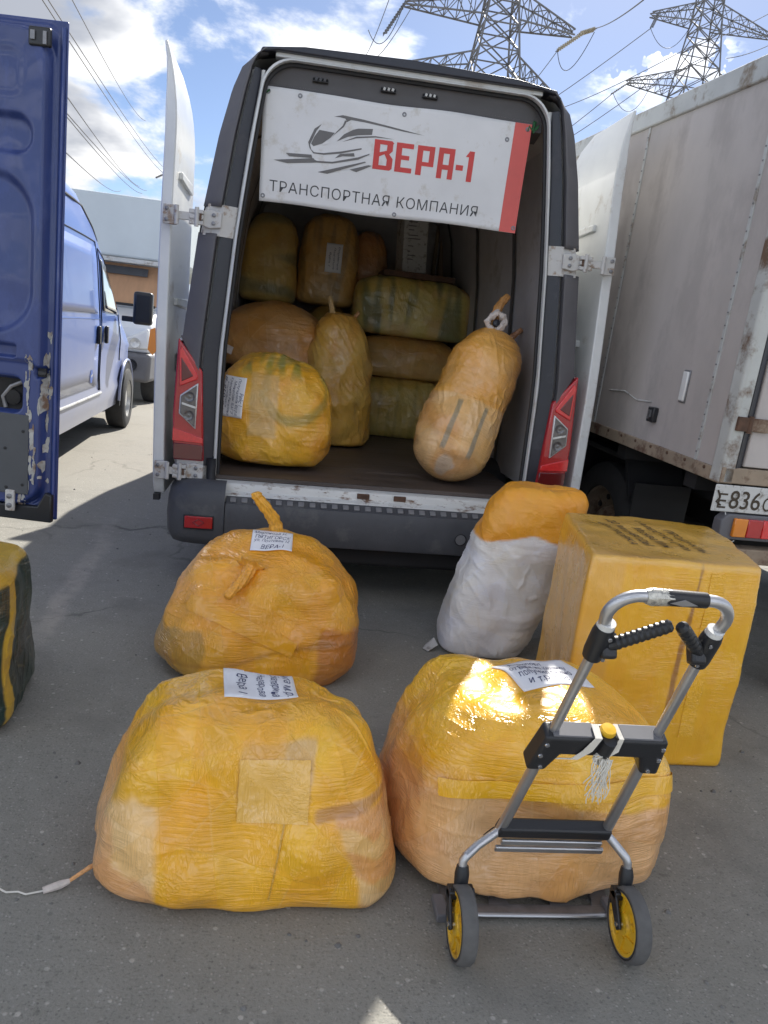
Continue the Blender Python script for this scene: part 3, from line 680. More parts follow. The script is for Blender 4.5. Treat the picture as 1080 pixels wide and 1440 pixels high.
    # hinges
    for s in (-1, 1):
        for z, xi in ((1.825, .83), (.632, .86)):
            h = MB().prism([(xi, z+.036), (xi+.055, z+.042), (xi+.10, z+.028), (xi+.10, z-.028), (xi+.055, z-.042), (xi, z-.034)], lambda a, b, d, s=s: (s*a, d, b), -.006, .010).build('hinge', M['hinge_paint'], P, bevel=.004)
            x1 = xi+.10; x2 = 1.075
            mb = MB()
            for dz in (-.024, 0.0, .024): mb.b2((s*(x1-.02), -.030, z+dz-.009), (s*(x1+.045), .0, z+dz+.009))
            mb.b2((s*(x1+.02), -.024, z-.018), (s*(x2-.03), -.008, z+.018))
            mb.build('hinge_arm', M['hinge_paint'], h, bevel=.003)
            for xx in (x1+.01, x2-.045): MB().cyl((s*xx, -.028, z-.042), (s*xx, -.028, z+.042), .010, 12).build('hinge_pin', M['hinge_paint'], h, smooth=True)
            MB().b2((s*(x2-.045), -.022, z-.044), (s*(x2+.018), -.004, z+.044)).build('door_plate', M['hinge_paint'], h, bevel=.004)
            for xx, dz in ((xi+.035, .018), (xi+.035, -.018), (x2, .024), (x2, -.024)):
                MB().lathe([(.0095, 0), (.0095, .006), (.005, .008), (0, .008)], (s*xx, -.006 if xx < 1 else -.022, z+dz), (0, -1, 0), 10).build('hinge_bolt', M['steel_plate'], h, smooth=True)
            MB().b2((s*(x1-.012), -.034, z-.016), (s*(x1-.002), -.030, z+.016)).build('rust_stain', M['rust'], h)
    # rear doors folded right round along the flanks
    for s in (-1, 1):
        rings = []; zs = list(np.linspace(.50, 2.575, 34))
        for z in zs:
            lean = .062*max(0, (z-2.18)/.395)**2; tz = max(0, (z-1.2)); y0 = .006+.055*tz; y1 = .80-.02*tz
            if z > 2.45: y1 -= .18*((z-2.45)/.125)**2
            if z < .58: y0 += .05*(1-(z-.50)/.08)
            xa = 1.050+.012*math.sin((z-.5)*1.5); xb = xa+.052*(1 if z < 2.3 else max(.25, 1-(z-2.3)/.36))
            rings.append([(s*(xa+lean), y0, z), (s*(xb+lean), y0, z), (s*(xb+lean), y1, z), (s*(xa+lean), y1, z)])
        d = MB().loft(rings, closed=True, caps=True).build('rear_door', M['white_paint'], P, bevel=.009, smooth=True)
        pc = 1.046
        MB().prism([(.46, 1.18), (.62, 1.18), (.66, 1.13), (.62, 1.08), (.46, 1.08)], lambda a, b, q, s=s: (s*q, a, b), pc-.010, pc+.02).build('door_handle', M['black_plastic'], d, bevel=.01)
        for z in (1.46, 2.05): MB().prism([(.22, z), (.62, z+.01), (.68, z-.03), (.62, z-.045), (.22, z-.035)], lambda a, b, q, s=s: (s*q, a, b), pc-.004, pc+.03).build('door_swage', M['white_paint'], d, bevel=.006)
        MB().b2((s*1.07, .02, .47), (s*1.10, .07, .50)).build('door_stop', M['black'], d)
        if s < 0:
            MB().prism([(-1.135, 1.30), (-1.112, 1.31), (-1.106, 1.20), (-1.122, 1.18), (-1.145, 1.205)], lambda a, b, q: (a, q, b), .0, .006).build('tape_scrap', M['amber'], d)
    # inside
    fl = MB().b2((-.82, .035, .596), (.82, 3.35, .618)).build('cargo_floor', M['floor_wood'], P, bevel=.003)
    lin = [(.90, .62), (.90, 1.25), (.87, 1.8), (.82, 2.2), (.76, 2.40), (.66, 2.46)]
    for s in (-1, 1):
        MB().loft([[(s*x, y, z) for x, z in lin] for y in (.11, 1.2, 2.3, 3.35)]).build('wall_lining', M['lining'], P, smooth=True)
        rows = [[(s*(inner(z)+.004), .07, z) for z in np.linspace(.6, 2.44, 14)], [(s*interp([(b, a) for a, b in lin], z), .112, z) for z in np.linspace(.6, 2.44, 14)]]
        MB().loft(rows).build('pillar_lining', M['lining'], P)
        for y in (.95, 1.9, 2.8):
            MB().loft([[(s*(x-.012), yy, z) for x, z in lin] for yy in (y-.03, y+.03)]).build('wall_rib', M['header'], P)
    MB().loft([[(x, y, z) for x, z in ((-.66, 2.46), (0, 2.475), (.66, 2.46))] for y in (.11, 3.35)]).build('roof_lining', M['lining'], P)
    MB().b2((-.90, 3.35, .6), (.90, 3.38, 2.5)).build('bulkhead', M['lining'], P)
    # sloping trim inside the header with three small lamps
    hs = [[(x, .078, 2.543) for x in (-.60, .60)], [(x, .105, 2.49) for x in (-.66, .66)], [(x, .12, 2.42) for x in (-.67, .67)], [(x, .26, 2.40) for x in (-.68, .68)]]
    MB().loft(hs).build('header_trim', M['header'], P, smooth=True)
    for x in (-.42, -.10, .10):
        l = MB().box((x, .098, 2.505), (.072, .014, .030), (R(-30), 0, 0)).build('header_lamp', M['black_plastic'], P, bevel=.003)
        mb = MB()
        for k in range(3): mb.box((x-.02+.02*k, .090, 2.506), (.011, .006, .015), (R(-30), R(18), 0))
        mb.build('lamp_contact', M['lens_white'] if x > -.3 else M['steel_plate'], l)
    # sill
    MB().prism([(.032, .595), (-.006, .588), (-.012, .572), (-.012, .548), (-.05, .535), (-.05, .50), (.09, .50), (.09, .595)], lambda a, b, d: (d, a, b), -.80, .80).build('door_sill', M['white_chipped'], P, bevel=.004)
    for x in (-.05, .14):
        MB().b2((x-.032, -.020, .556), (x+.032, -.010, .584)).build('striker_plate', M['rust'], P, bevel=.004)
    for s in (-1, 1):
        rows = [[(s*x, y, z) for x, y, z in ((.80, .03, .70), (.80, .02, .62), (.79, -.02, .57), (.77, -.06, .535))], [(s*x, y, z) for x, y, z in ((.845, .03, .70), (.845, .015, .62), (.835, -.03, .565), (.80, -.07, .533))]]
        MB().loft(rows).build('sill_corner_seal', M['black'], P, smooth=True, solid=.012)
    # bumper
    def sweep(path, prof): return MB().loft([[(x+nx*o, y+ny*o, z) for o, z in prof] for x, y, nx, ny in path])
    pc = [(-.04, .30), (0, .312), (.012, .36), (.016, .47), (.004, .503), (-.008, .508), (-.05, .532), (-.075, .534)]
    pe = [(-.05, .275), (0, .29), (.018, .33), (.024, .42), (.018, .50), (.008, .545), (-.03, .592), (-.09, .60)]
    MB().loft([[(x, -.10-o, z) for o, z in pc] for x in np.linspace(-.735, .735, 9)]).build('bumper', M['bumper'], P, smooth=True, angle=38)
    for s in (-1, 1):
        path = [(-1.012, .75, -1, 0), (-1.012, .10, -1, 0), (-1.006, .02, -.96, -.28), (-.985, -.045, -.78, -.62), (-.94, -.083, -.4, -.92), (-.88, -.098, -.12, -.99), (-.80, -.10, 0, -1), (-.738, -.10, 0, -1)]
        path = [(s*-x, y, s*-nx, ny) for x, y, nx, ny in path]
        sweep(path, pe).build('bumper_corner', M['bumper'], P, smooth=True, angle=50)
        r = MB().b2((s*.79, -.132, .375), (s*.925, -.098, .435)).build('rear_reflector', M['red_lens'], P, bevel=.004)
        MB().tube([(s*.83, -.1335, .405), (s*.857, -.1335, .422), (s*.884, -.1335, .405), (s*.857, -.1335, .388)], .0022, 6, closed=True).build('diamond_mark', M['red_dark'], r)
        MB().tube([(s*.787, -.128, .372), (s*.928, -.124, .372), (s*.928, -.124, .438), (s*.787, -.128, .438)], .004, 6, closed=True).build('reflector_frame', M['black_plastic'], r)
    base = None
    for k in range(26):
        x = -.70+.056*k
        if base is None:
            base = MB().box((0, 0, 0), (.030, .030, .008)).build('step_tread', M['bumper_pad'], P, bevel=.003); o = base
        else: o = base.copy(); COL.objects.link(o)
        o.location = (x, -.079, .5195); o.rotation_euler = (R(31), 0, 0)
    MB().lathe([(0, 0), (.026, 0), (.028, -.004), (.03, -.004)], (.46, -.1175, .40), (0, -1, 0), 24).build('tow_cap', M['bumper_pad'], P, smooth=True)
    MB().tube([(.46+.029*math.cos(a), -.1175, .40+.029*math.sin(a)) for a in np.linspace(0, 2*math.pi, 20)[:-1]], .002, 5, closed=True).build('tow_cap_rim', M['black'], P)
    MB().b2((-.62, -.02, .20), (.62, .12, .36)).build('rear_crossmember', M['underbody'], P, bevel=.02)
    MB().cyl((-.8, 1.0, .34), (.8, 1.0, .34), .05).build('rear_axle', M['underbody'], P)
    MB().tube([(.35, .05, .30), (.35, 1.0, .28), (.2, 2.4, .26)], .035, 10).build('exhaust_pipe', M['rust'], P)
    for s in (-1, 1):
        road_wheel(P, (s*.84, 1.0, .34), .34, .20, s); road_wheel(P, (s*.84, 4.6, .34), .34, .20, s)
        MB().b2((s*.72, .55, .18), (s*.96, .56, .50)).build('mudflap', M['black'], P)
make_van()

# ------------------------------------------------------------------ banner
def make_banner():
    TL, TR, BR, BL = V(-.211, 3.93, 2.434), V(1.082, 3.95, 2.462), V(1.076, 3.97, 1.957), V(-.194, 3.97, 1.938)
    def S(u, v, off=0.0):
        p = lerp(lerp(BL, BR, u), lerp(TL, TR, u), v)
        sag = .006*math.sin(math.pi*u)*v
        y = .010*math.sin(u*5+v*2)+.008*math.sin(u*3.1-v*4)*(1-v)+.003*math.sin(u*19+v*5)*v
        edge = .006*math.sin(u*11)*(abs(v-.5)*2)**3
        return V(p[0], p[1]+y-off, p[2]-sag+edge*.6)
    n, m = 60, 24
    mb = MB().add([S(i/n, j/m) for i in range(n+1) for j in range(m+1)], [(i*(m+1)+j, (i+1)*(m+1)+j, (i+1)*(m+1)+j+1, i*(m+1)+j+1) for i in range(n) for j in range(m)])
    b = mb.build('banner', M['banner'], smooth=True, solid=.0015)
    tag(b, 'white vinyl banner with red lettering and a red stripe hung across the van opening', 'banner')
    def grid_patch(u0, v0, u1, v1, name, mt, off=.0016, nu=8, nv=8):
        q = MB().add([S(lerp(u0, u1, i/nu), lerp(v0, v1, j/nv), off) for i in range(nu+1) for j in range(nv+1)], [(i*(nv+1)+j, (i+1)*(nv+1)+j, (i+1)*(nv+1)+j+1, i*(nv+1)+j+1) for i in range(nu) for j in range(nv)])
        return q.build(name, mt, b, smooth=True)
    grid_patch(.934, .001, 1.0, .999, 'red_stripe', M['print_stripe'], nv=24)
    # blocky letters: strokes in a unit box, thick bars
    def letters(spec, name):
        q = MB()
        for (u0, u1, v0, v1, polys) in spec:
            for poly in polys:
                pts = [(lerp(u0, u1, a), lerp(v0, v1, c)) for a, c in poly]
                # subdivide edges lightly so that the print follows the cloth
                out = []
                for (p, r) in zip(pts, pts[1:]+pts[:1]):
                    for t in (0, .5): out.append((lerp(p[0], r[0], t), lerp(p[1], r[1], t)))
                q.add([S(u, v, .0018) for u, v in out], [tuple(range(len(out)))])
        return q.build(name, M['print_red'], b, fix=False)
    t = .24; h = .145
    Rct = lambda a0, c0, a1, c1: [(a0, c0), (a1, c0), (a1, c1), (a0, c1)]
    B_ = [Rct(0, 0, .30, 1), [(.30, 0), (.88, 0), (1, .07), (.92, .15), (.30, .15)], [(.30, .85), (.92, .85), (1, .93), (.9, 1), (.30, 1)],
          [(.66, .85), (.96, .88), (.96, .66), (.80, .55), (.56, .53), (.66, .66)], [(.56, .53), (.80, .55), (1, .40), (1, .07), (.70, .13), (.70, .36)], [(.30, .44), (.56, .53), (.70, .60), (.66, .66), (.30, .58)]]
    E_ = [Rct(0, 0, .34, 1), Rct(.34, 0, 1, .17), Rct(.34, .83, 1, 1), Rct(.34, .43, .80, .58)]
    P_ = [Rct(0, 0, .33, 1), Rct(.33, .84, 1, 1), Rct(.70, .46, 1, .84), Rct(.33, .32, 1, .46)]
    A_ = [Rct(0, 0, .32, 1), Rct(.68, 0, 1, 1), Rct(.32, .82, .68, 1), Rct(.32, .30, .68, .46)]
    D_ = [Rct(0, 0, 1, 1)]
    O_ = [[(.38, 0), (1, 0), (1, 1), (.38, 1)], [(0, .80), (.38, .80), (.38, .98)]]
    letters([(.414, .487, .418, .680, B_), (.497, .562, .418, .678, E_), (.577, .643, .414, .678, P_), (.658, .720, .408, .682, A_), (.729, .757, .500, .548, D_), (.762, .795, .408, .682, O_)], 'red_lettering')
    # slogan line
    for body, u0, u1 in (('ТРАНСПОРТНАЯ', .036, .492), ('КОМПАНИЯ', .522, .838)):
        v, f = text_fit(body, u0, .098, u1, .200, space=1.06, weight=-.004)
        MB().add([S(x, y, .0018) for x, y in v], f).build('slogan_lettering', M['print_black'], b, fix=False)
    shapes = [[(0.258, 0.825), (0.289, 0.847), (0.365, 0.834), (0.443, 0.814), (0.514, 0.793), (0.596, 0.766), (0.515, 0.778), (0.437, 0.798), (0.366, 0.812), (0.321, 0.816), (0.306, 0.793), (0.299, 0.82), (0.28, 0.826)],
        [(0.306, 0.8), (0.295, 0.745), (0.266, 0.676), (0.257, 0.65), (0.268, 0.691), (0.292, 0.759), (0.298, 0.805)],
        [(0.208, 0.695), (0.265, 0.687), (0.251, 0.641), (0.221, 0.579), (0.19, 0.546), (0.181, 0.566), (0.191, 0.629)],
        [(0.216, 0.749), (0.198, 0.684), (0.177, 0.557), (0.183, 0.514), (0.194, 0.494), (0.229, 0.498), (0.293, 0.533), (0.368, 0.585), (0.368, 0.573), (0.293, 0.515), (0.23, 0.483), (0.191, 0.483), (0.176, 0.527), (0.170, 0.575), (0.190, 0.699)],
        [(0.274, 0.615), (0.3, 0.687), (0.331, 0.734), (0.349, 0.75), (0.403, 0.764), (0.401, 0.711), (0.351, 0.692), (0.314, 0.668)],
        [(0.293, 0.617), (0.345, 0.679), (0.415, 0.705), (0.486, 0.698), (0.415, 0.693), (0.346, 0.664)],
        [(0.272, 0.466), (0.29, 0.51), (0.341, 0.533), (0.345, 0.504), (0.3, 0.493)],
        [(0.186, 0.439), (0.206, 0.422), (0.264, 0.432), (0.358, 0.501), (0.399, 0.544), (0.399, 0.536), (0.359, 0.481), (0.264, 0.417), (0.206, 0.407)],
        [(0.212, 0.324), (0.385, 0.471), (0.389, 0.464), (0.248, 0.32)], [(0.33, 0.384), (0.399, 0.444), (0.412, 0.441), (0.356, 0.369)],
        [(0.09, 0.454), (0.185, 0.469), (0.189, 0.44), (0.103, 0.428)], [(0.047, 0.379), (0.193, 0.441), (0.206, 0.407), (0.098, 0.365)]]
    q = MB()
    for k, sh in enumerate(shapes):
        bm = bmesh.new(); vs = [bm.verts.new((x, y, 0)) for x, y in sh]; bm.faces.new(vs)
        bmesh.ops.triangulate(bm, faces=bm.faces[:]); bm.verts.index_update()
        q.add([S(v.co.x, v.co.y, .0018+.00012*k) for v in bm.verts], [tuple(v.index for v in f.verts) for f in bm.faces]); bm.free()
    lamp = [(0.222, 0.575), (0.239, 0.615), (0.251, 0.633), (0.246, 0.587), (0.227, 0.566)]
    q.build('train_emblem', M['print_grey'], b, fix=False)
    MB().add([S(x, y, .0036) for x, y in lamp], [tuple(range(5))]).build('emblem_lamp', M['banner'], b, fix=False)
    for u, v in ((.017, .955), (.131, .955), (.513, .930), (.013, .05), (.517, .035), (.912, .835), (.990, .045), (.985, .95)):
        p = S(u, v, .002)
        MB().lathe([(.004, 0), (.005, .002), (.0095, .002), (.011, 0)], p, (0, -1, 0), 14).build('grommet', M['steel_plate'], b, smooth=True)
    for (u, v), e in (((.017, .955), (-.225, 3.975, 2.455)), ((.985, .95), (1.118, 3.975, 2.462))):
        p = S(u, v, .004); pts = [Vector(p).lerp(Vector(e), k/6)+Vector((random.uniform(-.012, .012), random.uniform(-.012, .004), random.uniform(-.014, .014))) for k in range(7)]
        mb = MB().tube(pts, .0035, 6)
        for _ in range(4 if e[0] > 0 else 1):
            c0 = Vector(p).lerp(Vector(e), .6); mb.tube([c0+Vector((random.uniform(-.022, .022), random.uniform(-.015, .0), random.uniform(-.03, .03))) for _ in range(5)], .0032, 6)
        mb.build('tie_cord', M['green_cord'], b, smooth=True)
make_banner()

# ------------------------------------------------------------------ blue van on the left
def make_blue_van():
    P = empty('blue_van', (-2.64, 3.12, 0), (0, 0, R(1.8)), 'tall blue van on the left with its rear door swung wide open', 'van')
    half = [(.90, .30), (.975, .31), (.985, .40), (1.005, .53), (.988, .60), (.992, .9), (1.0, 1.20), (.995, 1.28), (.955, 1.93), (.91, 2.22), (.86, 2.33), (.74, 2.45), (.5, 2.52), (0, 2.54)]
    st = [(.0, 2.54, 1), (2.0, 2.54, 1), (3.6, 2.54, 1), (4.2, 2.49, .995), (4.7, 2.34, .99), (5.2, 2.10, .985), (6.0, 1.62, .975), (6.3, 1.38, .965), (6.9, 1.16, .92), (7.2, 1.0, .84), (7.3, .75, .80)]
    rings = van_shell(half, st)
    mb = MB().loft(rings); mb.add(rings[-1], [tuple(range(len(rings[-1])))])
    mb.build('body', M['blue_flank'], P, smooth=True, angle=25)
    def sx(y, z):
        zt = np.interp(y, [a[0] for a in st], [a[1] for a in st]); ws = np.interp(y, [a[0] for a in st], [a[2] for a in st])
        zs = z if z < .9 else .9+(z-.9)*(2.54-.9)/(zt-.9)
        return float(np.interp(zs, [b for _, b in half], [a for a, _ in half]))*ws
    def side_patch(poly, name, mt, off=.006, parent=P, n=8):
        # quad given as four corners (y,z), bilinear, hugging the flank
        q = MB()
        vs = []
        for i in range(n+1):
            for j in range(n+1):
                u, v = i/n, j/n
                y = lerp(lerp(poly[0][0], poly[1][0], u), lerp(poly[3][0], poly[2][0], u), v); z = lerp(lerp(poly[0][1], poly[1][1], u), lerp(poly[3][1], poly[2][1], u), v)
                vs.append((sx(y, z)+off, y, z))
        q.add(vs, [(i*(n+1)+j, (i+1)*(n+1)+j, (i+1)*(n+1)+j+1, i*(n+1)+j+1) for i in range(n) for j in range(n)])
        return q.build(name, mt, parent, smooth=True, solid=.004)
    def line(pts, name, r=.006, mt='black', off=.003):
        out = []
        for (a, b) in zip(pts, pts[1:]):
            for k in range(10): y, z = lerp(a[0], b[0], k/10), lerp(a[1], b[1], k/10); out.append((sx(y, z)+off, y, z))
        y, z = pts[-1]; out.append((sx(y, z)+off, y, z))
        return MB().tube(out, r, 6).build(name, M[mt], P, smooth=True)
    side_patch([(2.9, .62), (4.72, .62), (4.66, 1.90), (2.9, 1.90)], 'sliding_door', M['blue_flank'], .008)
    line([(2.9, .56), (2.9, 1.95), (4.72, 1.95), (4.80, .56)], 'door_gap')
    line([(4.86, .56), (4.84, 1.90), (5.25, 1.84), (5.95, 1.30), (5.98, .80)], 'door_gap')
    line([(0.1, 2.22), (4.3, 2.20), (5.0, 1.98)], 'roof_gutter', .012)
    line([(.1, 1.24), (4.7, 1.25)], 'swage_line', .010, 'blue_flank')
    line([(.1, .53), (4.9, .53)], 'sill_ridge', .012, 'rail_white', .0)
    side_patch([(2.95, 1.30), (4.62, 1.30), (4.55, 1.86), (2.95, 1.86)], 'blank_window', M['blue_flank'], .014)
    w = side_patch([(4.92, 1.33), (5.92, 1.30), (5.30, 1.76), (4.92, 1.82)], 'side_window', M['glass'], .010)
    for y in (4.62, 5.0):
        MB().box((sx(y, 1.12)+.022, y, 1.10), (.035, .07, .17)).build('door_handle', M['black_plastic'], P, bevel=.012)
    # round blue sticker low on the sliding door
    c = (4.42, .72)
    e = MB().add([(sx(c[0]+.07*math.cos(a), c[1]+.07*math.sin(a))+.013, c[0]+.07*math.cos(a), c[1]+.07*math.sin(a)) for a in np.linspace(0, 2*math.pi, 7)[:-1]], [tuple(range(6))]).build('hexagon_sticker', M['print_blue'], P)
    MB().add([(sx(*c)+.016, c[0]+.03*a, c[1]+b) for a, b in ((-1.2, -.012), (1.2, .006), (1.2, .026), (-1.2, .008))], [(0, 1, 2, 3)]).build('sticker_bar', M['plate_white'], e)
    # mirror on its arm
    m = MB().box((1.20, 6.02, 1.40), (.21, .13, .36)).build('wing_mirror', M['black_plastic'], P, bevel=.035, seg=3)
    MB().box((1.205, 5.952, 1.41), (.15, .006, .27)).build('mirror_glass', M['black_plastic'], m, bevel=.02)
    MB().box((1.06, 6.05, 1.27), (.18, .07, .06)).build('mirror_arm', M['black_plastic'], m, bevel=.01)
    for y in (6.33, 1.2):
        mb = MB().strip([(1.003, y+.43*math.cos(a), .36+.43*math.sin(a)) for a in np.linspace(-.15, math.pi+.15, 24)], [(1.003, y+.30*math.cos(a), .36+.30*math.sin(a)) for a in np.linspace(-.15, math.pi+.15, 24)])
        mb.build('wheel_arch', M['black'], P)
        MB().tube([(1.0, y+.44*math.cos(a), .36+.44*math.sin(a)) for a in np.linspace(0, math.pi, 24)], .016, 8).build('arch_lip', M['blue_flank'], P, smooth=True)
        road_wheel(P, (.93, y, .35), .35, .21, 1); road_wheel(P, (-.93, y, .35), .35, .21, -1)
    MB().b2((-.9, .0, .28), (.9, 6.9, .34)).build('underbody', M['underbody'], P)
    MB().b2((-.92, .004, .33), (.92, .02, 2.4)).build('load_space', M['underbody'], P)
    # ---- rear door, seen from the inside
    D = empty('rear_door', (.985, .02, .528), (0, 0, R(-10.2))); D.parent = P
    W, H = .83, 1.756
    xs = np.concatenate([np.linspace(0, .42, 22)[:-1], np.linspace(.42, W, 92)]); zs = np.linspace(0, H, 300)
    X, Z = np.meshgrid(xs, zs, indexing='ij')
    def rr(x0, x1, z0, z1, r, soft):
        dx = np.maximum(np.maximum(x0+r-X, X-(x1-r)), 0); dz = np.maximum(np.maximum(z0+r-Z, Z-(z1-r)), 0)
        d = np.sqrt(dx*dx+dz*dz)-r
        return 1-sstep(d, -soft, soft)
    Y = -.050*rr(-.1, W-.045, .055, H-.035, .10, .010)       # raised inner pressing
    Y += -.008*rr(-.1, W-.022, .02, H-.012, .05, .006)
    Y += .026*rr(.10, .735, 1.315, 1.435, .055, .012)+.026*rr(.10, .742, .70, 1.245, .15, .016)
    Y += .004*rr(.2, .70, 1.50, 1.64, .04, .02) - .005*rr(.74, .775, .15, .58, .02, .012)
    Y += .014*rr(.40, .775, .058, .60, .05, .010)
    Y += .030*rr(.50, .690, .612, .656, .008, .004)+.040*rr(.45, .708, .41, .535, .03, .008)+.035*rr(.762, .795, .546, .582, .008, .004)
    Y += .002*fbm(np.stack([X.ravel()*5, Z.ravel()*5, 0*X.ravel()], 1), 2).reshape(X.shape)
    n, m = X.shape; idx = np.arange(n*m).reshape(n, m)
    F = np.stack([idx[:-1, :-1], idx[1:, :-1], idx[1:, 1:], idx[:-1, 1:]], -1).reshape(-1, 4)
    me = np_mesh('inner_panel', np.stack([X, Y, Z], -1).reshape(-1, 3), F); me.materials.append(M['blue_worn'])
    link_mesh('inner_panel', me, None, D)
    MB().b2((0, .004, -.004), (W, .018, H+.006)).build('outer_skin', M['blue_paint'], D, bevel=.006)
    MB().tube([(W-.012, -.004, .01), (W-.012, -.004, 1.2), (W-.010, -.004, H-.02)], .008, 8).build('edge_hem', M['blue_paint'], D, smooth=True)
    MB().b2((.50, -.0195, .614), (.688, -.0185, .654)).build('slot_opening', M['black'], D)
    MB().b2((.46, -.0105, .415), (.704, -.0095, .53)).build('access_opening', M['underbody'], D)
    MB().tube([(.70, -.018, .52), (.66, -.02, .50), (.63, -.022, .46), (.64, -.02, .42)], .008, 8).build('lock_rod', M['steel_plate'], D, smooth=True)
    MB().lathe([(.028, 0), (.028, .012), (.018, .016), (0, .016)], (.668, -.012, .46), (0, -1, 0), 18).build('lock_drum', M['underbody'], D, smooth=True)
    lt = MB().b2((.764, -.030, .548), (.793, -.018, .580)).build('latch_pocket', M['black'], D)
    MB().b2((.775, -.058, .556), (.806, -.046, .572)).build('latch_tongue', M['black_plastic'], D, bevel=.003)
    lt2 = MB().b2((.725, -.066, 1.655), (.80, -.045, 1.715)).build('upper_latch', M['black_plastic'], D, bevel=.006)
    MB().b2((.735, -.072, 1.672), (.750, -.064, 1.70)).build('latch_catch', M['steel_plate'], lt2)
    MB().b2((.778, -.072, 1.66), (.790, -.064, 1.70)).build('latch_catch', M['steel_plate'], lt2)
    bd = MB().b2((.30, -.052, .098), (.742, -.046, .402)).build('trim_board', M['grey_board'], D, bevel=.003)
    for (x, z) in ((.722, .34), (.722, .135), (.655, .27), (.66, .12), (.60, .37)):
        MB().lathe([(.006, 0), (.006, .002), (0, .003)], (x, -.052, z), (0, -1, 0), 10).build('rivet', M['black'], bd, smooth=True)
    # bare patches where the paint has been rubbed through, ragged flat flakes
    mb = MB()
    for k in range(95):
        z = random.uniform(.05, .62) if k < 76 else random.uniform(.35, .72); x = (.748+.012*math.sin(z*9)+random.gauss(0, .006)) if k < 60 else (.792+random.gauss(0, .005))
        if z < .16: x -= (.16-z)*.45
        a, b_ = random.uniform(.002, .009), random.uniform(.006, .03)
        pts = [(x+a*math.cos(t)*random.uniform(.5, 1.2), z+b_*math.sin(t)*random.uniform(.5, 1.2)) for t in np.linspace(0, 2*math.pi, 9)[:-1]]
        def hy(px_, pz_):
            i = min(max(int(np.searchsorted(xs, px_)), 1), n-1); j = min(max(int(pz_/H*(m-1)), 0), m-1); return min(Y[i, j], Y[i-1, j])-.0012-.00001*k
        mb.add([(p, hy(p, q), q) for p, q in pts], [tuple(range(8))])
    mb.build('bare_metal_flake', M['chipped'], D, fix=False)['kind'] = 'stuff'
    br = MB().b2((.660, -.062, .030), (.694, -.046, .112)).build('bracket', M['hinge_paint'], D, bevel=.004)
    for z in (.052, .088): MB().lathe([(.010, 0), (.010, .004), (.005, .006), (0, .006)], (.677, -.062, z), (0, -1, 0), 12).build('bracket_bolt', M['steel_plate'], br, smooth=True)
    MB().prism([(.30, -.006), (W-.004, -.008), (W-.004, .10), (W-.03, .11), (W-.06, .052), (.30, .045)], lambda a, b, d: (a, d, b), -.035, -.008).build('rubber_corner', M['black_plastic'], D, bevel=.006)
    return P
M['print_blue'] = mat('print_blue', (.05, .13, .48), .4)
make_blue_van()

# ------------------------------------------------------------------ pale lorry facing us beyond the vans
def make_lorry():
    P = empty('pale_lorry', (-2.95, 12.6, 0), (0, 0, R(-2)), 'white lorry with grey bumper facing us, cardboard shade behind its windscreen', 'lorry')
    MB().loft([[(x, y, z) for x, z in ((-1.25, 2.13), (-1.25, 3.02), (1.25, 3.02), (1.25, 2.13))] for y in (-.05, 6.5)], closed=True, caps=True).build('cargo_box', M['tarp_pale'], P, bevel=.04)
    MB().b2((-1.26, -.09, 2.06), (1.26, -.03, 2.125)).build('box_edge', M['rail_white'], P, bevel=.01)
    MB().b2((-1.05, .1, .5), (1.05, 2.2, 1.45)).build('cab', M['cab_white'], P, bevel=.08)
    MB().prism([(.0, 1.40), (.35, 2.10), (2.2, 2.10), (2.2, 1.40)], lambda a, b, d: (d, a, b), -1.0, 1.0).build('cab_upper', M['cab_white'], P, bevel=.05)
    MB().prism([(-.09, 1.40), (-.75, 1.20), (-.80, .78), (.2, .78), (.2, 1.40)], lambda a, b, d: (d, a, b), -1.0, 1.0).build('bonnet', M['cab_white'], P, bevel=.07, seg=3)
    ws = MB().prism([(-.035, 1.46), (.265, 2.06), (.285, 2.055), (-.015, 1.455)], lambda a, b, d: (d, a, b), -.92, .92).build('windscreen', M['cardboard'], P)
    ws['label'] = 'windscreen covered from inside by brown cardboard'
    MB().box((.35, .165, 1.955), (.75, .012, .13), (R(-26), 0, R(1))).build('sun_visor', M['grey_board'], ws)
    MB().cyl((-.9, -.06, 1.455), (.9, -.06, 1.455), .02).build('wiper', M['black'], P)
    MB().b2((-.62, -.83, .80), (.62, -.77, 1.06)).build('grille', M['black_plastic'], P, bevel=.01)
    for k in range(4): MB().b2((-.6, -.845, .83+.06*k), (.6, -.83, .85+.06*k)).build('grille_bar', M['bumper_grey'], P)
    MB().prism([(-1.02, .36), (1.02, .36), (1.04, .78), (-1.04, .78)], lambda a, b, d: (a, d, b), -.86, -.3).build('bumper', M['bumper_grey'], P, bevel=.06, seg=3)
    for s in (-1, 1):
        h = MB().prism([(s*.60, .82), (s*.66, .98), (s*.98, 1.14), (s*1.0, .84)], lambda a, b, d: (a, d, b), -.83, -.5).build('headlight', M['lens_white'], P, bevel=.03)
        MB().lathe([(.075, 0), (.07, .012), (.04, .0), (0, -.01)], (s*.80, -.835, .92), (0, -1, 0), 18).build('reflector_bowl', M['silver'], h, smooth=True)
        f = MB().lathe([(.09, -.01), (.085, .02), (.06, .015), (.055, -.005), (0, .0)], (s*.76, -.865, .60), (0, -1, 0), 18).build('fog_lamp', M['black_plastic'], P, smooth=True)
        MB().b2((s*1.03-.03, .1, 1.5), (s*1.03+.03, .6, 2.0)).build('side_window', M['glass'], P)
        road_wheel(P, (s*.88, .1, .36), .36, .22, s); road_wheel(P, (s*.88, 4.6, .36), .36, .22, s)
    MB().b2((-.5, .1, .4), (.5, 6.3, .6)).build('chassis', M['underbody'], P)
make_lorry()

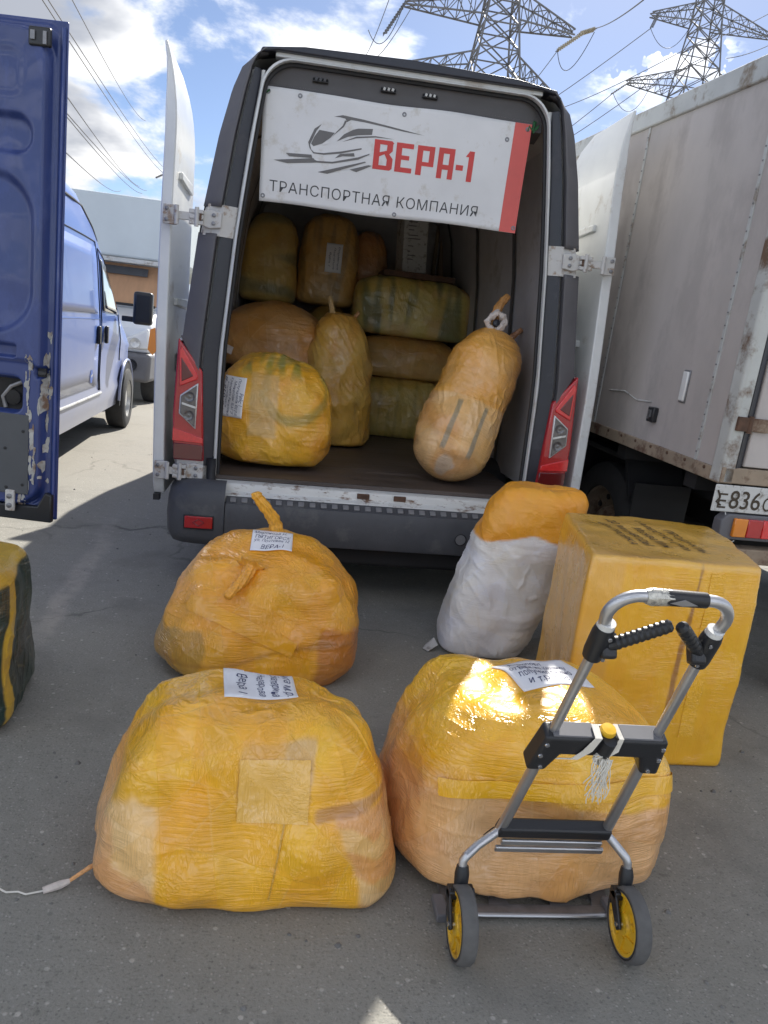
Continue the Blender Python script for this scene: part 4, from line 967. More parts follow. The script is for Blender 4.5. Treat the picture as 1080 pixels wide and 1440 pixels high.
# ------------------------------------------------------------------ grimy box truck on the right
def make_box_truck():
    P = empty('box_truck', (1.895, 3.1, 0), (R(2.2), 0, R(3)), 'grimy grey box truck on the right with rusty rear corner post', 'truck')
    z0, z1, L, W = .985, 2.60, 4.0, 2.25
    MB().b2((.02, .06, z0), (W-.02, L, z1)).build('box_core', M['underbody'], P)
    seams = [.06, .215, 1.30, 2.40, 3.45, L]
    for a, b in zip(seams, seams[1:]):
        MB().b2((0, a+.004, z0-.005), (.022, b-.004, z1)).build('side_panel', M['grime_panel'], P, bevel=.002)
    for y in seams[1:-1]:
        s = MB().b2((-.006, y-.010, z0-.005), (.004, y+.010, z1)).build('seam_strip', M['rail_white'], P, bevel=.002)
        mb = MB()
        for k in range(28): mb.box((-.007, y, z0+.04+k*.056), (.004, .007, .007))
        mb.build('rivet_row', M['steel_plate'], s)['kind'] = 'stuff'
    MB().b2((-.018, .0, z1-.012), (.06, L, z1+.088)).build('top_rail', M['rail_white'], P, bevel=.008)
    MB().b2((.0, .0, z1+.04), (W, L, z1+.10)).build('roof', M['rail_white'], P, bevel=.01)
    br = MB().b2((-.012, .0, .925), (.06, L, z0+.002)).build('bottom_rail', M['rail_rust'], P, bevel=.004)
    for k in range(24): MB().lathe([(.008, 0), (.007, .005), (0, .006)], (-.012, .12+.16*k, .972), (-1, 0, 0), 8).build('rail_bolt', M['rust'], br, smooth=True)
    # rear frame and doors
    pst = MB().prism([(-.014, .0), (-.014, .068), (.0, .072), (.05, .06), (.05, -.012), (.0, -.012)], lambda a, b, d: (a, b, d), .93, z1+.08).build('corner_post', M['post_rust'], P, bevel=.006)
    MB().prism([(.0505, -.012), (.0505, .05), (.085, .05), (.085, .004)], lambda a, b, d: (a, b, d), .95, z1+.05).build('door_gap', M['channel'], P)
    MB().b2((-.01, -.012, .93), (W, .06, 1.00)).build('rear_sill', M['rail_rust'], P, bevel=.005)
    MB().b2((0, -.012, z1), (W, .06, z1+.09)).build('rear_header', M['rail_white'], P, bevel=.005)
    MB().b2((.09, -.004, 1.006), (1.10, .03, z1-.006)).build('rear_door', M['grime_panel'], P, bevel=.006)
    MB().b2((1.13, -.004, 1.006), (W-.06, .03, z1-.006)).build('rear_door', M['grime_panel'], P, bevel=.006)
    MB().b2((W-.05, -.012, .93), (W, .06, z1)).build('corner_post', M['post_rust'], P, bevel=.006)
    for z in (1.19, 2.2):
        h = MB().b2((-.0, -.026, z-.03), (.058, -.010, z+.03)).build('hinge_leaf', M['rust'], P, bevel=.003)
        MB().b2((.06, -.024, z-.028), (.16, -.006, z+.028)).build('hinge_strap', M['rail_rust'], h, bevel=.003)
        MB().cyl((.06, -.022, z-.036), (.06, -.022, z+.036), .011).build('hinge_barrel', M['rust'], h, smooth=True)
    for x in (1.05, 1.18): MB().cyl((x, -.03, 1.0), (x, -.03, 2.6), .014).build('lock_bar', M['rail_white'], P, smooth=True)
    # small fittings on the flank
    mk = MB().b2((-.016, .405, 1.225), (.0, .450, 1.365)).build('side_marker', M['lens_white'], P, bevel=.007, seg=3)
    MB().b2((-.008, .40, 1.218), (-.001, .455, 1.372)).build('marker_base', M['steel_plate'], mk, bevel=.005)
    lk = MB().b2((-.030, .615, 1.09), (.0, .675, 1.165)).build('side_lamp', M['black_plastic'], P, bevel=.006)
    MB().b2((-.036, .632, 1.115), (-.028, .640, 1.150)).build('lamp_slot', M['steel_plate'], lk)
    MB().b2((-.036, .650, 1.105), (-.028, .658, 1.150)).build('lamp_slot', M['steel_plate'], lk)
    MB().tube([(-.003, 1.18, 1.19), (-.004, 1.0, 1.205), (-.004, .85, 1.175), (-.003, .70, 1.185)], .004, 6).build('scrape_mark', M['plate_white'], P, smooth=True)
    # registration plate, lamps, bar
    pl = MB().b2((.008, -.020, .806), (.548, -.012, .925)).build('number_plate', M['plate_white'], P, bevel=.004)
    for body, u0, u1, hh in (('Е', .030, .072, .066), ('836', .084, .236, .082), ('СХ', .250, .350, .062), ('1', .398, .416, .060)):
        v, f = text_fit(body, u0, .822, u1, .822+hh, weight=.006)
        MB().add([(a, -.0215, b) for a, b in v], f).build('plate_character', M['ink_black'], pl, fix=False)
    MB().b2((.378, -.0225, .812), (.381, -.0195, .919)).build('plate_divider', M['ink_black'], pl)
    pl.location.x = -.035
    MB().tube([(.02, -.022, .90), (.035, -.024, .87), (.022, -.022, .85), (.045, -.024, .835)], .004, 6).build('plate_scuff', M['ink_black'], pl)
    h = MB().prism([(.03, .70), (.07, .685), (.52, .685), (.52, .80), (.06, .80), (.03, .77)], lambda a, b, d: (a, d, b), -.03, .03).build('lamp_housing', M['bumper_grey'], P, bevel=.005)
    for x0, x1, mt in ((.085, .150, 'amber'), (.152, .225, 'red_lens'), (.227, .30, 'red_bright'), (.302, .335, 'red_lens'), (.337, .40, 'lens_white'), (.402, .50, 'red_lens')):
        MB().b2((x0, -.046, .702), (x1, -.028, .785)).build('lamp_lens', M[mt], h, bevel=.004)
    MB().b2((.02, -.03, .575), (W-.05, .05, .645)).build('underrun_bar', M['rail_rust'], P, bevel=.006)
    MB().tube([(.05, .0, .82), (.055, -.02, .78), (.05, -.01, .70), (.09, -.02, .66), (.12, -.02, .68)], .003, 6).build('loose_wire', M['plate_white'], P)
    # chassis
    for x in (.62, 1.52): MB().b2((x-.04, .05, .66), (x+.04, 6.2, .84)).build('chassis_rail', M['underbody'], P)
    for y in (.3, 1.0, 1.8, 2.6, 3.4): MB().b2((.05, y-.05, .84), (W-.05, y+.05, .925)).build('cross_bearer', M['underbody'], P)
    dz = lambda y: -y*math.tan(R(2.2))
    for y in (1.35, 4.9):
        road_wheel(P, (.28, y, .40+dz(y)), .40, .24, -1, 'rail_rust'); road_wheel(P, (W-.28, y, .40+dz(y)), .40, .24, 1, 'rail_rust')
        MB().cyl((.3, y, .42+dz(y)), (W-.3, y, .42+dz(y)), .09).build('axle', M['underbody'], P)
    MB().prism([(.95, .62), (1.05, .84), (1.65, .84), (1.75, .62), (1.72, .62), (1.63, .81), (1.07, .81), (.98, .62)], lambda a, b, d: (d, a, b), .12, .46).build('mudguard', M['black'], P)
    MB().b2((.12, .90, .20), (.46, .915, .72)).build('mudflap', M['black'], P)
    MB().b2((.10, 2.05, .42), (.55, 2.95, .82)).build('tool_box', M['underbody'], P, bevel=.02)
    MB().b2((.75, .8, .45), (1.4, 3.6, .70)).build('spare_carrier', M['underbody'], P, bevel=.03)
    MB().b2((W-.5, 2.0, .30), (W-.1, 3.3, .85)).build('fuel_tank', M['underbody'], P, bevel=.04)
    MB().loft([[(x, y, z+dz(y)) for x, z in ((.12, .55), (.08, 1.4), (.20, 2.15), (2.05, 2.15), (2.17, 1.4), (2.13, .55))] for y in (L+.15, 5.6)], closed=True, caps=True).build('cab', M['cab_white'], P, bevel=.06)
    for s, x in ((-1, .09), (1, 2.16)): MB().b2((x-.02, 4.5, 1.42+dz(5)), (x+.02, 5.3, 2.0+dz(5))).build('cab_window', M['glass'], P)
make_box_truck()

# ------------------------------------------------------------------ pylons and lines
_bar = bpy.data.meshes.new('steel_angle')
_bar.from_pydata([(-.5, -.5, -.5), (.5, -.5, -.5), (.5, .5, -.5), (-.5, .5, -.5), (-.5, -.5, .5), (.5, -.5, .5), (.5, .5, .5), (-.5, .5, .5)], [],
                 [(3, 2, 1, 0), (4, 5, 6, 7), (0, 1, 5, 4), (1, 2, 6, 5), (2, 3, 7, 6), (3, 0, 4, 7)])
_bar.materials.append(M['pylon_steel'])
def bar(name, a, b, t, parent):
    a, b = Vector(a), Vector(b); o = bpy.data.objects.new(name, _bar); COL.objects.link(o); d = b-a
    o.location = (a+b)/2; o.rotation_euler = d.to_track_quat('Z', 'Y').to_euler(); o.scale = (t, t, d.length); o.parent = parent; return o
def pylon(loc, wz, top, arms, label, rotz=0., first_panel=8.):
    P = empty('lattice_pylon', loc, (0, 0, rotz), label, 'pylon', 'steel pylons behind the vans')
    w = lambda z: float(np.interp(z, [a for a, _ in wz], [b for _, b in wz]))/2
    cs = [(-1, -1), (1, -1), (1, 1), (-1, 1)]
    zs = [0]; z = first_panel
    while z < top: zs.append(z); z += max(1.35, w(z)*1.9*.62)
    zs.append(top)
    for sx_, sy_ in cs:
        pts = [(sx_*w(z), sy_*w(z), z) for z in [a for a, _ in wz if a < top]+[top]]
        MB().tube(pts, .085, 4).build('leg', M['pylon_steel'], P)
    for z0, z1 in zip(zs, zs[1:]):
        for k in range(4):
            a, b = cs[k], cs[(k+1) % 4]
            bar('brace', (a[0]*w(z0), a[1]*w(z0), z0), (b[0]*w(z1), b[1]*w(z1), z1), .085, P)
            bar('brace', (b[0]*w(z0), b[1]*w(z0), z0), (a[0]*w(z1), a[1]*w(z1), z1), .085, P)
            if z1 < top-.1 and int(z1*10) % 2 == 0: bar('girt', (a[0]*w(z1), a[1]*w(z1), z1), (b[0]*w(z1), b[1]*w(z1), z1), .085, P)
    for zb, hroot, L0, L1 in arms:          # bottom chord height, depth at the root, reach left, reach right
        for s, L in ((-1, L0), (1, L1)):
            root = w(zb+.5); tipw = .28; tiph = .35
            A = [Vector((s*root, y*root, zb)) for y in (-1, 1)]+[Vector((s*w(zb+hroot), y*w(zb+hroot), zb+hroot)) for y in (-1, 1)]
            T = [Vector((s*L, y*tipw, zb)) for y in (-1, 1)]+[Vector((s*L, y*tipw, zb+tiph)) for y in (-1, 1)]
            mb = MB()
            for a, t in zip(A, T): mb.tube([a, t], .07, 4)
            arm = mb.build('cross_arm', M['pylon_steel'], P)
            n = 6
            for i in range(n):
                p = [a.lerp(t, i/n) for a, t in zip(A, T)]; q = [a.lerp(t, (i+1)/n) for a, t in zip(A, T)]
                for (u, v) in ((0, 2), (1, 3), (0, 1), (2, 3)):
                    bar('brace', *( (p[u], q[v]) if i % 2 else (p[v], q[u]) ), .055, arm)
                    if i: bar('brace', p[u], p[v], .05, arm)
    return P
pylon((13.25, 61.6, 0), [(0, 9.0), (20.8, 3.5), (25.6, 2.25), (34, 1.2)], 33, [(25.05, 1.9, 7.0, 5.75), (20.5, 2.0, 8.0, 4.9)], 'nearer steel lattice pylon rising right behind the white van roof')
pylon((41.0, 86.8, 0), [(0, 12.0), (31, 3.9), (38.5, 2.3), (48, 1.4)], 47, [(37.9, 1.9, 6.2, 7.5), (31.2, 1.9, 7.6, 7.0)], 'farther steel lattice pylon standing above the grimy box truck', first_panel=12.)

def cable(a, b, sag, r, label, name='power_line'):
    a, b = Vector(a), Vector(b); pts = [a.lerp(b, k/16)+Vector((0, 0, -4*sag*(k/16)*(1-k/16))) for k in range(17)]
    o = MB().tube(pts, [r*max(1, lerp(a.y, b.y, k/16)/60) for k in range(17)], 5).build(name, M['cable'], None, smooth=True)
    tag(o, label, 'cable', 'overhead power lines'); return o
def loop(pts, r, label):
    P = [Vector(p) for p in pts]; out = []
    for k in range(15):
        t = k/14; out.append((1-t)**2*P[0]+2*t*(1-t)*P[1]+t*t*P[2])
    tag(MB().tube(out, r, 5).build('jumper_cable', M['cable'], None, smooth=True), label, 'cable', 'jumper loops at the pylon arms')
CAB = [((11.65, 30.0, 14.46), (19.93, 60.0, 25.16), .2, 'thin line running up from the beige insulator out of the picture'),
 ((17.24, 59.0, 23.01), (36.43, 160.0, 48.39), 1.5, 'line dropping from the low end of the beige insulator'),
 ((33.88, 84.0, 35.64), (49.44, 260.0, 64.83), 2, 'line falling leftwards from the upper arm of the farther pylon'),
 ((38.51, 70.0, 32.67), (50.48, 110.0, 45.04), .3, 'upper stretch of the line passing in front of the farther pylon'),
 ((50.48, 110.0, 45.04), (68.86, 260.0, 76.08), 1.5, 'line passing below the white cloud towards the van roof corner'),
 ((31.78, 86.0, 29.77), (59.72, 260.0, 58.83), 2, 'line from the lower arm of the farther pylon, upper of two'),
 ((35.01, 86.0, 30.89), (61.98, 260.0, 59.58), 2, 'line from the lower arm of the farther pylon, lower of two'),
 ((39.39, 70.0, 30.46), (43.67, 86.0, 34.99), .2, 'short line at the right of the farther pylon body'),
 ((-7.57, 25.0, 9.51), (-24.03, 150.0, 25.72), .6, 'left of the two close lines crossing the clouds beside the open white door'),
 ((-7.42, 25.0, 9.54), (-23.57, 150.0, 26.37), .6, 'right of the two close lines crossing the clouds beside the open white door'),
 ((-8.13, 30.0, 11.3), (-29.58, 160.0, 36.12), .8, 'faint single line high in the clouds left of the white door'),
 ((-6.89, 25.0, 6.73), (-23.46, 130.0, 19.73), .5, 'upper of the two lines slanting down to the pale lorry box'),
 ((-6.89, 25.0, 6.64), (-24.07, 130.0, 19.24), .5, 'lower of the two lines slanting down to the pale lorry box'),
 ((-6.91, 25.0, 7.2), (-26.43, 140.0, 21.65), .5, 'faint line starting beside the blue door edge above the pale lorry'),
 ((-6.83, 25.0, 5.62), (-27.24, 130.0, 19.21), .5, 'lowest line over the blue van roof'),
 ((4.79, 58.0, 23.93), (8.68, 160.0, 52.67), 1.5, 'thin line left of the nearer pylon, upper of two'),
 ((6.53, 60.0, 24.3), (9.64, 160.0, 52.58), 1.5, 'thin line left of the nearer pylon, ending at its arm tip')]
for a, b, s, lab in CAB: cable(a, b, s, .028 if a[0] > 0 else .018, lab)
loop([(17.5, 60.0, 23.28), (18.3, 60.0, 20.3), (20.03, 60.0, 24.94)], .028, 'hanging loop below the beige insulator')
loop([(6.07, 60.0, 24.76), (4.9, 60.0, 20.2), (3.7, 60.0, 22.49)], .028, 'hanging loop at the left arm of the nearer pylon')
loop([(33.88, 84.0, 35.64), (36.3, 84.0, 32.0), (38.29, 84.0, 37.0)], .03, 'hanging loop at the upper arm of the farther pylon')
loop([(31.04, 84.0, 29.11), (33.4, 84.0, 25.6), (34.94, 84.0, 30.45)], .03, 'hanging loop at the lower arm of the farther pylon')
def insulator(a, b, r, label, mt='insulator', two=.16):
    a, b = Vector(a), Vector(b); d = (b-a).normalized(); s = d.cross(Vector((0, 0, 1))).normalized()*two
    R0 = empty('insulator_string', a, (0, 0, 0), label, 'insulator', 'insulator strings on the pylon arms'); n = 12; L = (b-a).length
    base = None
    for k in (-1, 1):
        for i in range(n):
            if base is None:
                base = MB().lathe([(r*.3, -L/n*.5), (r, -L/n*.15), (r, L/n*.1), (r*.3, L/n*.4)], (0, 0, 0), d, 10).build('insulator_disc', M[mt], R0, smooth=True); o = base
            else: o = base.copy(); COL.objects.link(o); o.parent = R0
            o.location = d*L*(i+.5)/n+s*k
    MB().tube([-d*.2, d*(L+.2)], .03, 5).build('insulator_rod', M['pylon_steel'], R0)
insulator((17.5, 60, 23.35), (19.2, 60, 24.75), .13, 'sunlit beige insulator hanging off the right arm tip of the nearer pylon')
insulator((18.95, 60, 24.65), (20.0, 60, 25.12), .13, 'short beige insulator closing the right arm tip of the nearer pylon')
insulator((33.95, 84, 35.7), (34.9, 85, 37.7), .07, 'dark insulator pair slanting from the upper arm of the farther pylon', 'pylon_steel', .12)
insulator((31.1, 84.5, 29.2), (33.4, 85.5, 31.1), .07, 'dark insulator pair slanting from the lower arm of the farther pylon', 'pylon_steel', .12)
insulator((4.85, 60, 22.4), (6.2, 61, 25.0), .08, 'dark insulator pair at the left arm tip of the nearer pylon', 'pylon_steel', .12)
insulator((-23.9, 150, 25.9), (-25.6, 150, 24.9), .20, 'small far insulator where the two close lines meet the white door', 'pylon_steel', .1)

# ------------------------------------------------------------------ parcels
reg = lambda v, n, s=.012: sstep(v+n*.03, -s, s)
def c_front(p, c, o):
    n = fbm(p*7+o, 3); x, y, z = p.T
    c = mixcol(c, ORA, reg(.10-z, n*1.5, .05)*.55)
    t = reg(-.20-x-.10*z, n)*reg(.25-z, n)
    c = mixcol(c, TAN, t*.85); c = mixcol(c, PEACH, t*reg(.085-z-.2*(x+.3), n)*.9)
    t = reg(-.315-x, n)*reg(.34-z, n); c = mixcol(c, PEACH, t*.7)
    t = reg(x-.255+.25*(z-.14), n)*reg(.24-z+.10*(x-.3), n); st = sstep(np.sin(z*46+x*16+n*2.2), -.2, .5)
    c = mixcol(c, TAN, t*(.45+.45*st)); c = mixcol(c, PEACH, t*(1-st)*.9)
    t = reg(.012-np.abs(z-.255-.11*(x-.2)), n*.2, .006)*reg(x-.17, n); c = mixcol(c, (.42, .20, .09), t*.7)
    t = reg(.085-np.abs(x-.045-.1*(z-.3)), n*.35, .006)*reg(z-.275, n*.5, .01)*reg(.405-z, n*.3, .008)*(y < 0); c = mixcol(c, (.68, .43, .19), t*.75)
    t = reg(.105-np.abs(x+.035), n*.2, .006)*(y < .1); c = mixcol(c, (.86, .42, .013), t*.5)
    return c
A = bale('wrapped_parcel', .775, .56, .442, (.005, 1.835, 0), R(1), n=110, a=3.8, b=4.6, taper=(.70, .68), tpow=1.3, seed=1, lump=.036, wrink=.0050, cfun=c_front, col2=(.90, .435, .010),
         label='big yellow film wrapped parcel at the front left with a peach lower left corner', group='yellow parcels on the asphalt')
sticker(A, (.0, .05, .455), (0, .55, -1), (1, .10, 0), .185, .165, [('Чита м.р.', .80, .04, .97, .92), ('Екатерина', .62, .06, .78, .72), ('Назарова', .44, .08, .58, .74), ('Вера 1', .16, .10, .34, .76)], rotated=True, lift=.0022, smooth=1)
tw = twist(A, [(-.345, -.13, .045), (-.38, -.155, .034), (-.415, -.17, .014)], .005, col=PEACH)
MB().tube([(-.41, -.168, .016), (-.43, -.176, .012), (-.465, -.19, .007)], [.006, .010, .008], 8).build('torn_tag', M['rag'], tw, smooth=True)
MB().tube([(-.465, -.19, .006), (-.50, -.20, .005), (-.52, -.19, .004), (-.545, -.195, .006), (-.565, -.18, .004), (-.60, -.175, .004), (-.585, -.165, .004), (-.615, -.165, .004)], .0022, 6).build('loose_thread', M['string'], tw, smooth=True)

def c_right(p, c, o):
    n = fbm(p*6+o, 3); x, y, z = p.T
    m = reg(.262-z-.03*np.sin(x*5), n*.5, .008)
    st = sstep(pnoise(np.stack([x*7+z*11, y*6, z*15-x*7], 1)+o), -.1, .35)
    lo = np.tile(np.array((.82, .45, .18)), (len(p), 1)); lo = mixcol(lo, (.62, .31, .11), st*.55)
    lo = mixcol(lo, (.86, .54, .26), sstep(pnoise(p*4+o+5), 0, .5)*.5)
    c = c*(1-m[:, None])+lo*m[:, None]
    t = reg(.03-np.abs(z-.285), n*.3, .01); return mixcol(c, (.80, .42, .03), t*.5)
B = bale('wrapped_parcel', .785, .66, .470, (.765, 1.935, .022), R(3), n=110, a=3.2, b=4.2, taper=(.74, .74), tpow=1.7, bexp=14, seed=2, lump=.036, wrink=.0050, cfun=c_right, col=(.92, .50, .014), col2=(.90, .45, .012),
         label='big parcel behind the hand truck, yellow film over a peach lower half', group='yellow parcels on the asphalt')
sticker(B, (.035, .0, .5), (0, .45, -1), (1, .22, 0), .235, .165, [('Аэропорт', .12, .74, .62, .90), ('от Верк на Казанку', .06, .54, .88, .72), ('получил лично', .10, .33, .86, .51), ('и т.р. пос.', .14, .10, .74, .28)], smooth=1, lift=.0022, ink='ink')
twist(B, [(-.385, -.06, .05), (-.405, -.10, .02), (-.40, -.15, -.006), (-.41, -.20, -.012)], .010, col=PEACH)

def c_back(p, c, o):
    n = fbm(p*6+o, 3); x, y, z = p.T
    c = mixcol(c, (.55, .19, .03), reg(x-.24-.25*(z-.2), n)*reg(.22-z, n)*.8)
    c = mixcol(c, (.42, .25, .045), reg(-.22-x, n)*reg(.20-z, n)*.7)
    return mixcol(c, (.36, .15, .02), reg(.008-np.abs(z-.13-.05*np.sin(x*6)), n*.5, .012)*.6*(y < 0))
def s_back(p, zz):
    q = p.copy(); f = np.clip((-p[:, 0]*.6-p[:, 1]*.55)/.4, 0, 1); q[:, 2] *= 1-.16*f*zz; return q
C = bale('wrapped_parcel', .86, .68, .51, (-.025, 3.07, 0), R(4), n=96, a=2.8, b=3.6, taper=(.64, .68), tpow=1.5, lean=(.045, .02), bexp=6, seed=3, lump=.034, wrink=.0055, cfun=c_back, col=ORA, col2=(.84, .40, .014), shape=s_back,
         label='orange parcel with twisted film tail sticking up, just behind the van bumper', group='yellow parcels on the asphalt')
sticker(C, (.03, -.02, .5), (0, .6, -1), (1, -.10, 0), .165, .125, [('Миронова Н.', .05, .76, .85, .92), ('ПЯТИГОРСК', .08, .56, .95, .72), ('ул. Почтовая 12', .06, .38, .92, .54), ('ВЕРА-1', .24, .08, .80, .28)], lift=.006)
twist(C, [(.06, .06, .48), (.045, .05, .56), (.01, .03, .62), (-.04, .02, .68), (-.05, .02, .70)], .023, col=(.84, .40, .03))
twist(C, [(-.05, -.16, .44), (-.075, -.20, .405), (-.11, -.235, .372), (-.14, -.265, .345)], .020, col=(.82, .36, .03))

def c_sack(p, c, o):
    n = fbm(p*5+o, 3); x, y, z = p.T
    m = reg(z-.555+.22*np.minimum(np.abs(x-.16), .2)-.035, n*.25, .006)
    w = np.tile(np.array((.78, .79, .82)), (len(p), 1)); w = mixcol(w, (.84, .83, .80), sstep(pnoise(p*9+o), 0, .4)*.6)
    w = mixcol(w, (.70, .70, .68), (reg(.11-np.abs(x-.17), 0*n, .004)*reg(.11-np.abs(z-.36-.3*(x-.17)), 0*n, .004)*(y < 0))*.9)
    return w*(1-m[:, None])+c*m[:, None]
D_ = bale('sack', .44, .36, .80, (1.005, 3.32, 0), R(-4), n=80, a=3.2, b=6.5, taper=(.98, .74), tpow=1, lean=(.215, .03), seed=4, lump=.026, wrink=.0075, cfun=c_sack, col=(.84, .38, .03), col2=(.84, .34, .02), material='sackcloth',
          label='white sack with its top half wrapped in orange film, beside the carton', cat='sack')
MB().add([(-.215, -.06, .05), (-.20, -.10, .03), (-.245, -.12, .004), (-.265, -.09, .004), (-.25, -.06, .012), (-.215, -.03, .02)], [(0, 1, 2), (0, 2, 3), (0, 3, 4), (0, 4, 5)]).build('sack_corner', M['plate_white'], D_, solid=.004)

def c_carton(p, c, o):
    n = fbm(p*np.array([30, 30, 2.0])+o, 2); x, y, z = p.T; front = y < -.30
    c = mixcol(c, (.84, .40, .014), sstep(n, -.1, .5)*.4)
    c = mixcol(c, (.30, .12, .03), reg(.004+.006*sstep(z, .70, .45)*(z > .2)-np.abs(x+.005-.05*(z-.5)), 0*n, .003)*front*reg(z-.22, 0*n, .02)*.85)
    c = mixcol(c, (.66, .36, .12), reg(-.27-x, n*.2, .01)*.35)
    top = z > .73; c = mixcol(c, (.76, .44, .07), top*.6)
    return mixcol(c, (.74, .40, .09), top*reg(.02-np.abs(y+.30), 0*n, .006)*.6)
def s_carton(p, zz):
    u, v = p[:, 0]/.62+.5, p[:, 1]/.68+.5
    FL, FR, BR, BL = V(1.045, 2.315), V(1.664, 2.319), V(1.832, 2.968), V(1.196, 3.0)
    q = (FL*(1-u)[:, None]+FR*u[:, None])*(1-v)[:, None]+(BL*(1-u)[:, None]+BR*u[:, None])*v[:, None]-V(1.434, 2.65)
    return np.stack([q[:, 0]-.02*(1-zz)*(u < .5), q[:, 1], p[:, 2]], 1)
E_ = bale('carton', .62, .68, .755, (1.434, 2.65, 0), 0, n=84, a=60, b=60, taper=(1, 1), bexp=60, seed=5, lump=.010, wrink=.0022, cfun=c_carton, col=(.88, .46, .016), col2=(.86, .43, .016), material='carton', shape=s_carton,
          label='tall square carton wrapped in orange film with marker writing on its top', cat='carton')
def inscribe(ob, centre, w, h, lines, ink='ink_black'):
    """felt pen writing straight on the top of a carton"""
    bvh = ob_bvh[ob.name]
    for (body, a0, b0, a1, b1) in lines:
        q, f = text_fit(body, 0, 0, 1, 1, shear=.2); out = []; ph = random.uniform(0, 9)
        for x, y in q:
            y2 = y+.07*math.sin(13*x+ph); u = a0+(a1-a0)*y2; v = b1+(b0-b1)*x
            px_, py_ = centre[0]+(u-.5)*w, centre[1]+(v-.5)*h
            hit = bvh.ray_cast(Vector((px_, py_, 2)), Vector((0, 0, -1)))
            out.append((px_, py_, (hit[0].z if hit[0] is not None else centre[2])+.0025))
        MB().add(out, f).build('marker_writing', M[ink], ob, fix=False)
inscribe(E_, (.0, .03, .755), .36, .46, [('ЦЕНТРОВКА', .04, .16, .14, .84), ('ДО МИНВОДЫ', .20, .14, .30, .98), ('Москва Мин', .38, .10, .48, .72), ('1 МЕСТО (90)', .54, .06, .64, .98), ('ПРОДУКТЫ', .72, .02, .82, .70)])

tape(A, (.05, -.25, .315), (0, 1, -.5), (1, 0, .02), .165, .145, (.86, .49, .09), 'tape_v')
tape(A, (.07, -.27, .15), (0, 1, -.1), (.12, 0, 1), .20, .004, (.60, .32, .03))
tape(B, (.02, -.30, .290), (0, 1, -.25), (1, 0, .03), .66, .045, (.90, .47, .012))
tape(C, (-.08, -.30, .25), (.1, 1, -.4), (.9, 0, -.4), .45, .06, (.86, .39, .012))
tape(E_, (.07, -.33, .42), (0, 1, 0), (0, 0, 1), .60, .055, (.87, .45, .014))

# ---- inside the van
GI = 'parcels stacked inside the van'
def streaks(colr, k=26, amt=.6, ax=0):
    def f(p, c, o):
        n = pnoise(np.stack([p[:, 0]*k if ax == 0 else p[:, 0]*2, p[:, 1]*2, p[:, 2]*2 if ax == 0 else p[:, 2]*k], 1)+o)
        return mixcol(c, colr, sstep(n, .05, .45)*amt)
    return f
def c_lb(p, c, o):
    n = fbm(p*6+o, 3); x, y, z = p.T
    c = mixcol(c, (.22, .25, .06), sstep(pnoise(np.stack([x*20, y*3, z*4], 1)+o), .1, .5)*reg(z-.50, n, .04)*.8)
    c = mixcol(c, (.26, .25, .07), reg(.016-np.abs(np.hypot(x-.12, z-.42)-.16), n*.6, .014)*(y < 0)*.6)
    return mixcol(c, (.62, .42, .18), reg(.07-np.abs(x+.04), n*.3, .01)*reg(.16-np.abs(z-.33), n*.3, .01)*(y < 0)*.7)
F1 = bale('wrapped_parcel', .69, .58, .58, (-.045, 4.33, .624), R(-3), n=72, a=2.4, b=2.3, bexp=4.5, taper=(.88, .85), seed=6, lump=.028, wrink=.007, cfun=c_lb, col=(.78, .42, .03), col2=(.74, .34, .03),
          label='round yellow parcel with a white handwritten label at the left edge of the van floor', group=GI)
sticker(F1, (-.205, -.25, .355), (.12, 1, .05), (1, 0, 0), .125, .205, [('Рейс 1', .80, .30, .98, .62), ('Получатель ВЕРА', .62, .06, .78, .96), ('Минводы ВАГЗ', .46, .08, .60, .90), ('Храпенко Ангелина', .28, .03, .42, .98), ('Кисловодск', .17, .20, .26, .86), ('8-910-044', .03, .04, .14, .97)], rotated=True, lift=.007)
F2 = bale('wrapped_parcel', .49, .44, .875, (.375, 5.36, .622), R(6), n=64, a=2.5, b=2.7, taper=(.80, .8), tpow=2.2, lean=(-.05, 0), seed=7, lump=.03, wrink=.010, cfun=streaks((.70, .42, .10), 14, .5), col=(.78, .46, .09), col2=(.70, .34, .06), material='film_v',
          label='upright amber sack shaped parcel tied with a twist at its top', group=GI)
twist(F2, [(-.10, -.05, .85), (-.11, -.055, .90), (-.125, -.06, .955), (-.13, -.06, .985)], .017, col=(.55, .36, .15))
twist(F2, [(.04, -.03, .85), (.065, -.05, .885), (.075, -.05, .905)], .013, col=(.50, .25, .10))
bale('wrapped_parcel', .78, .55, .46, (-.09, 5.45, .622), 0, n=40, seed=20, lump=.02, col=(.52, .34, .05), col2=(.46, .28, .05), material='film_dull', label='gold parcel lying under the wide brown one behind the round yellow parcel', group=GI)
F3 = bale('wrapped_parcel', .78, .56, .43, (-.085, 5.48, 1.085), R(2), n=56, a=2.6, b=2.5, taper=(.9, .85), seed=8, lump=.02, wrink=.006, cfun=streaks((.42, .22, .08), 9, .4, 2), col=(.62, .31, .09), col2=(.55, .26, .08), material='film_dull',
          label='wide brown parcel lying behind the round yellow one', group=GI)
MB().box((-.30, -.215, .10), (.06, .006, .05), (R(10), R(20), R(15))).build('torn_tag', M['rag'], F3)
bale('wrapped_parcel', .86, .5, .475, (.945, 6.2, .622), 0, n=56, a=4, b=3.2, taper=(.95, .95), seed=9, lump=.016, wrink=.006, cfun=streaks((.38, .28, .06), 22, .5), col=(.68, .50, .13), col2=(.60, .40, .10), material='film_v', label='gold parcel at the bottom of the right stack', group=GI)
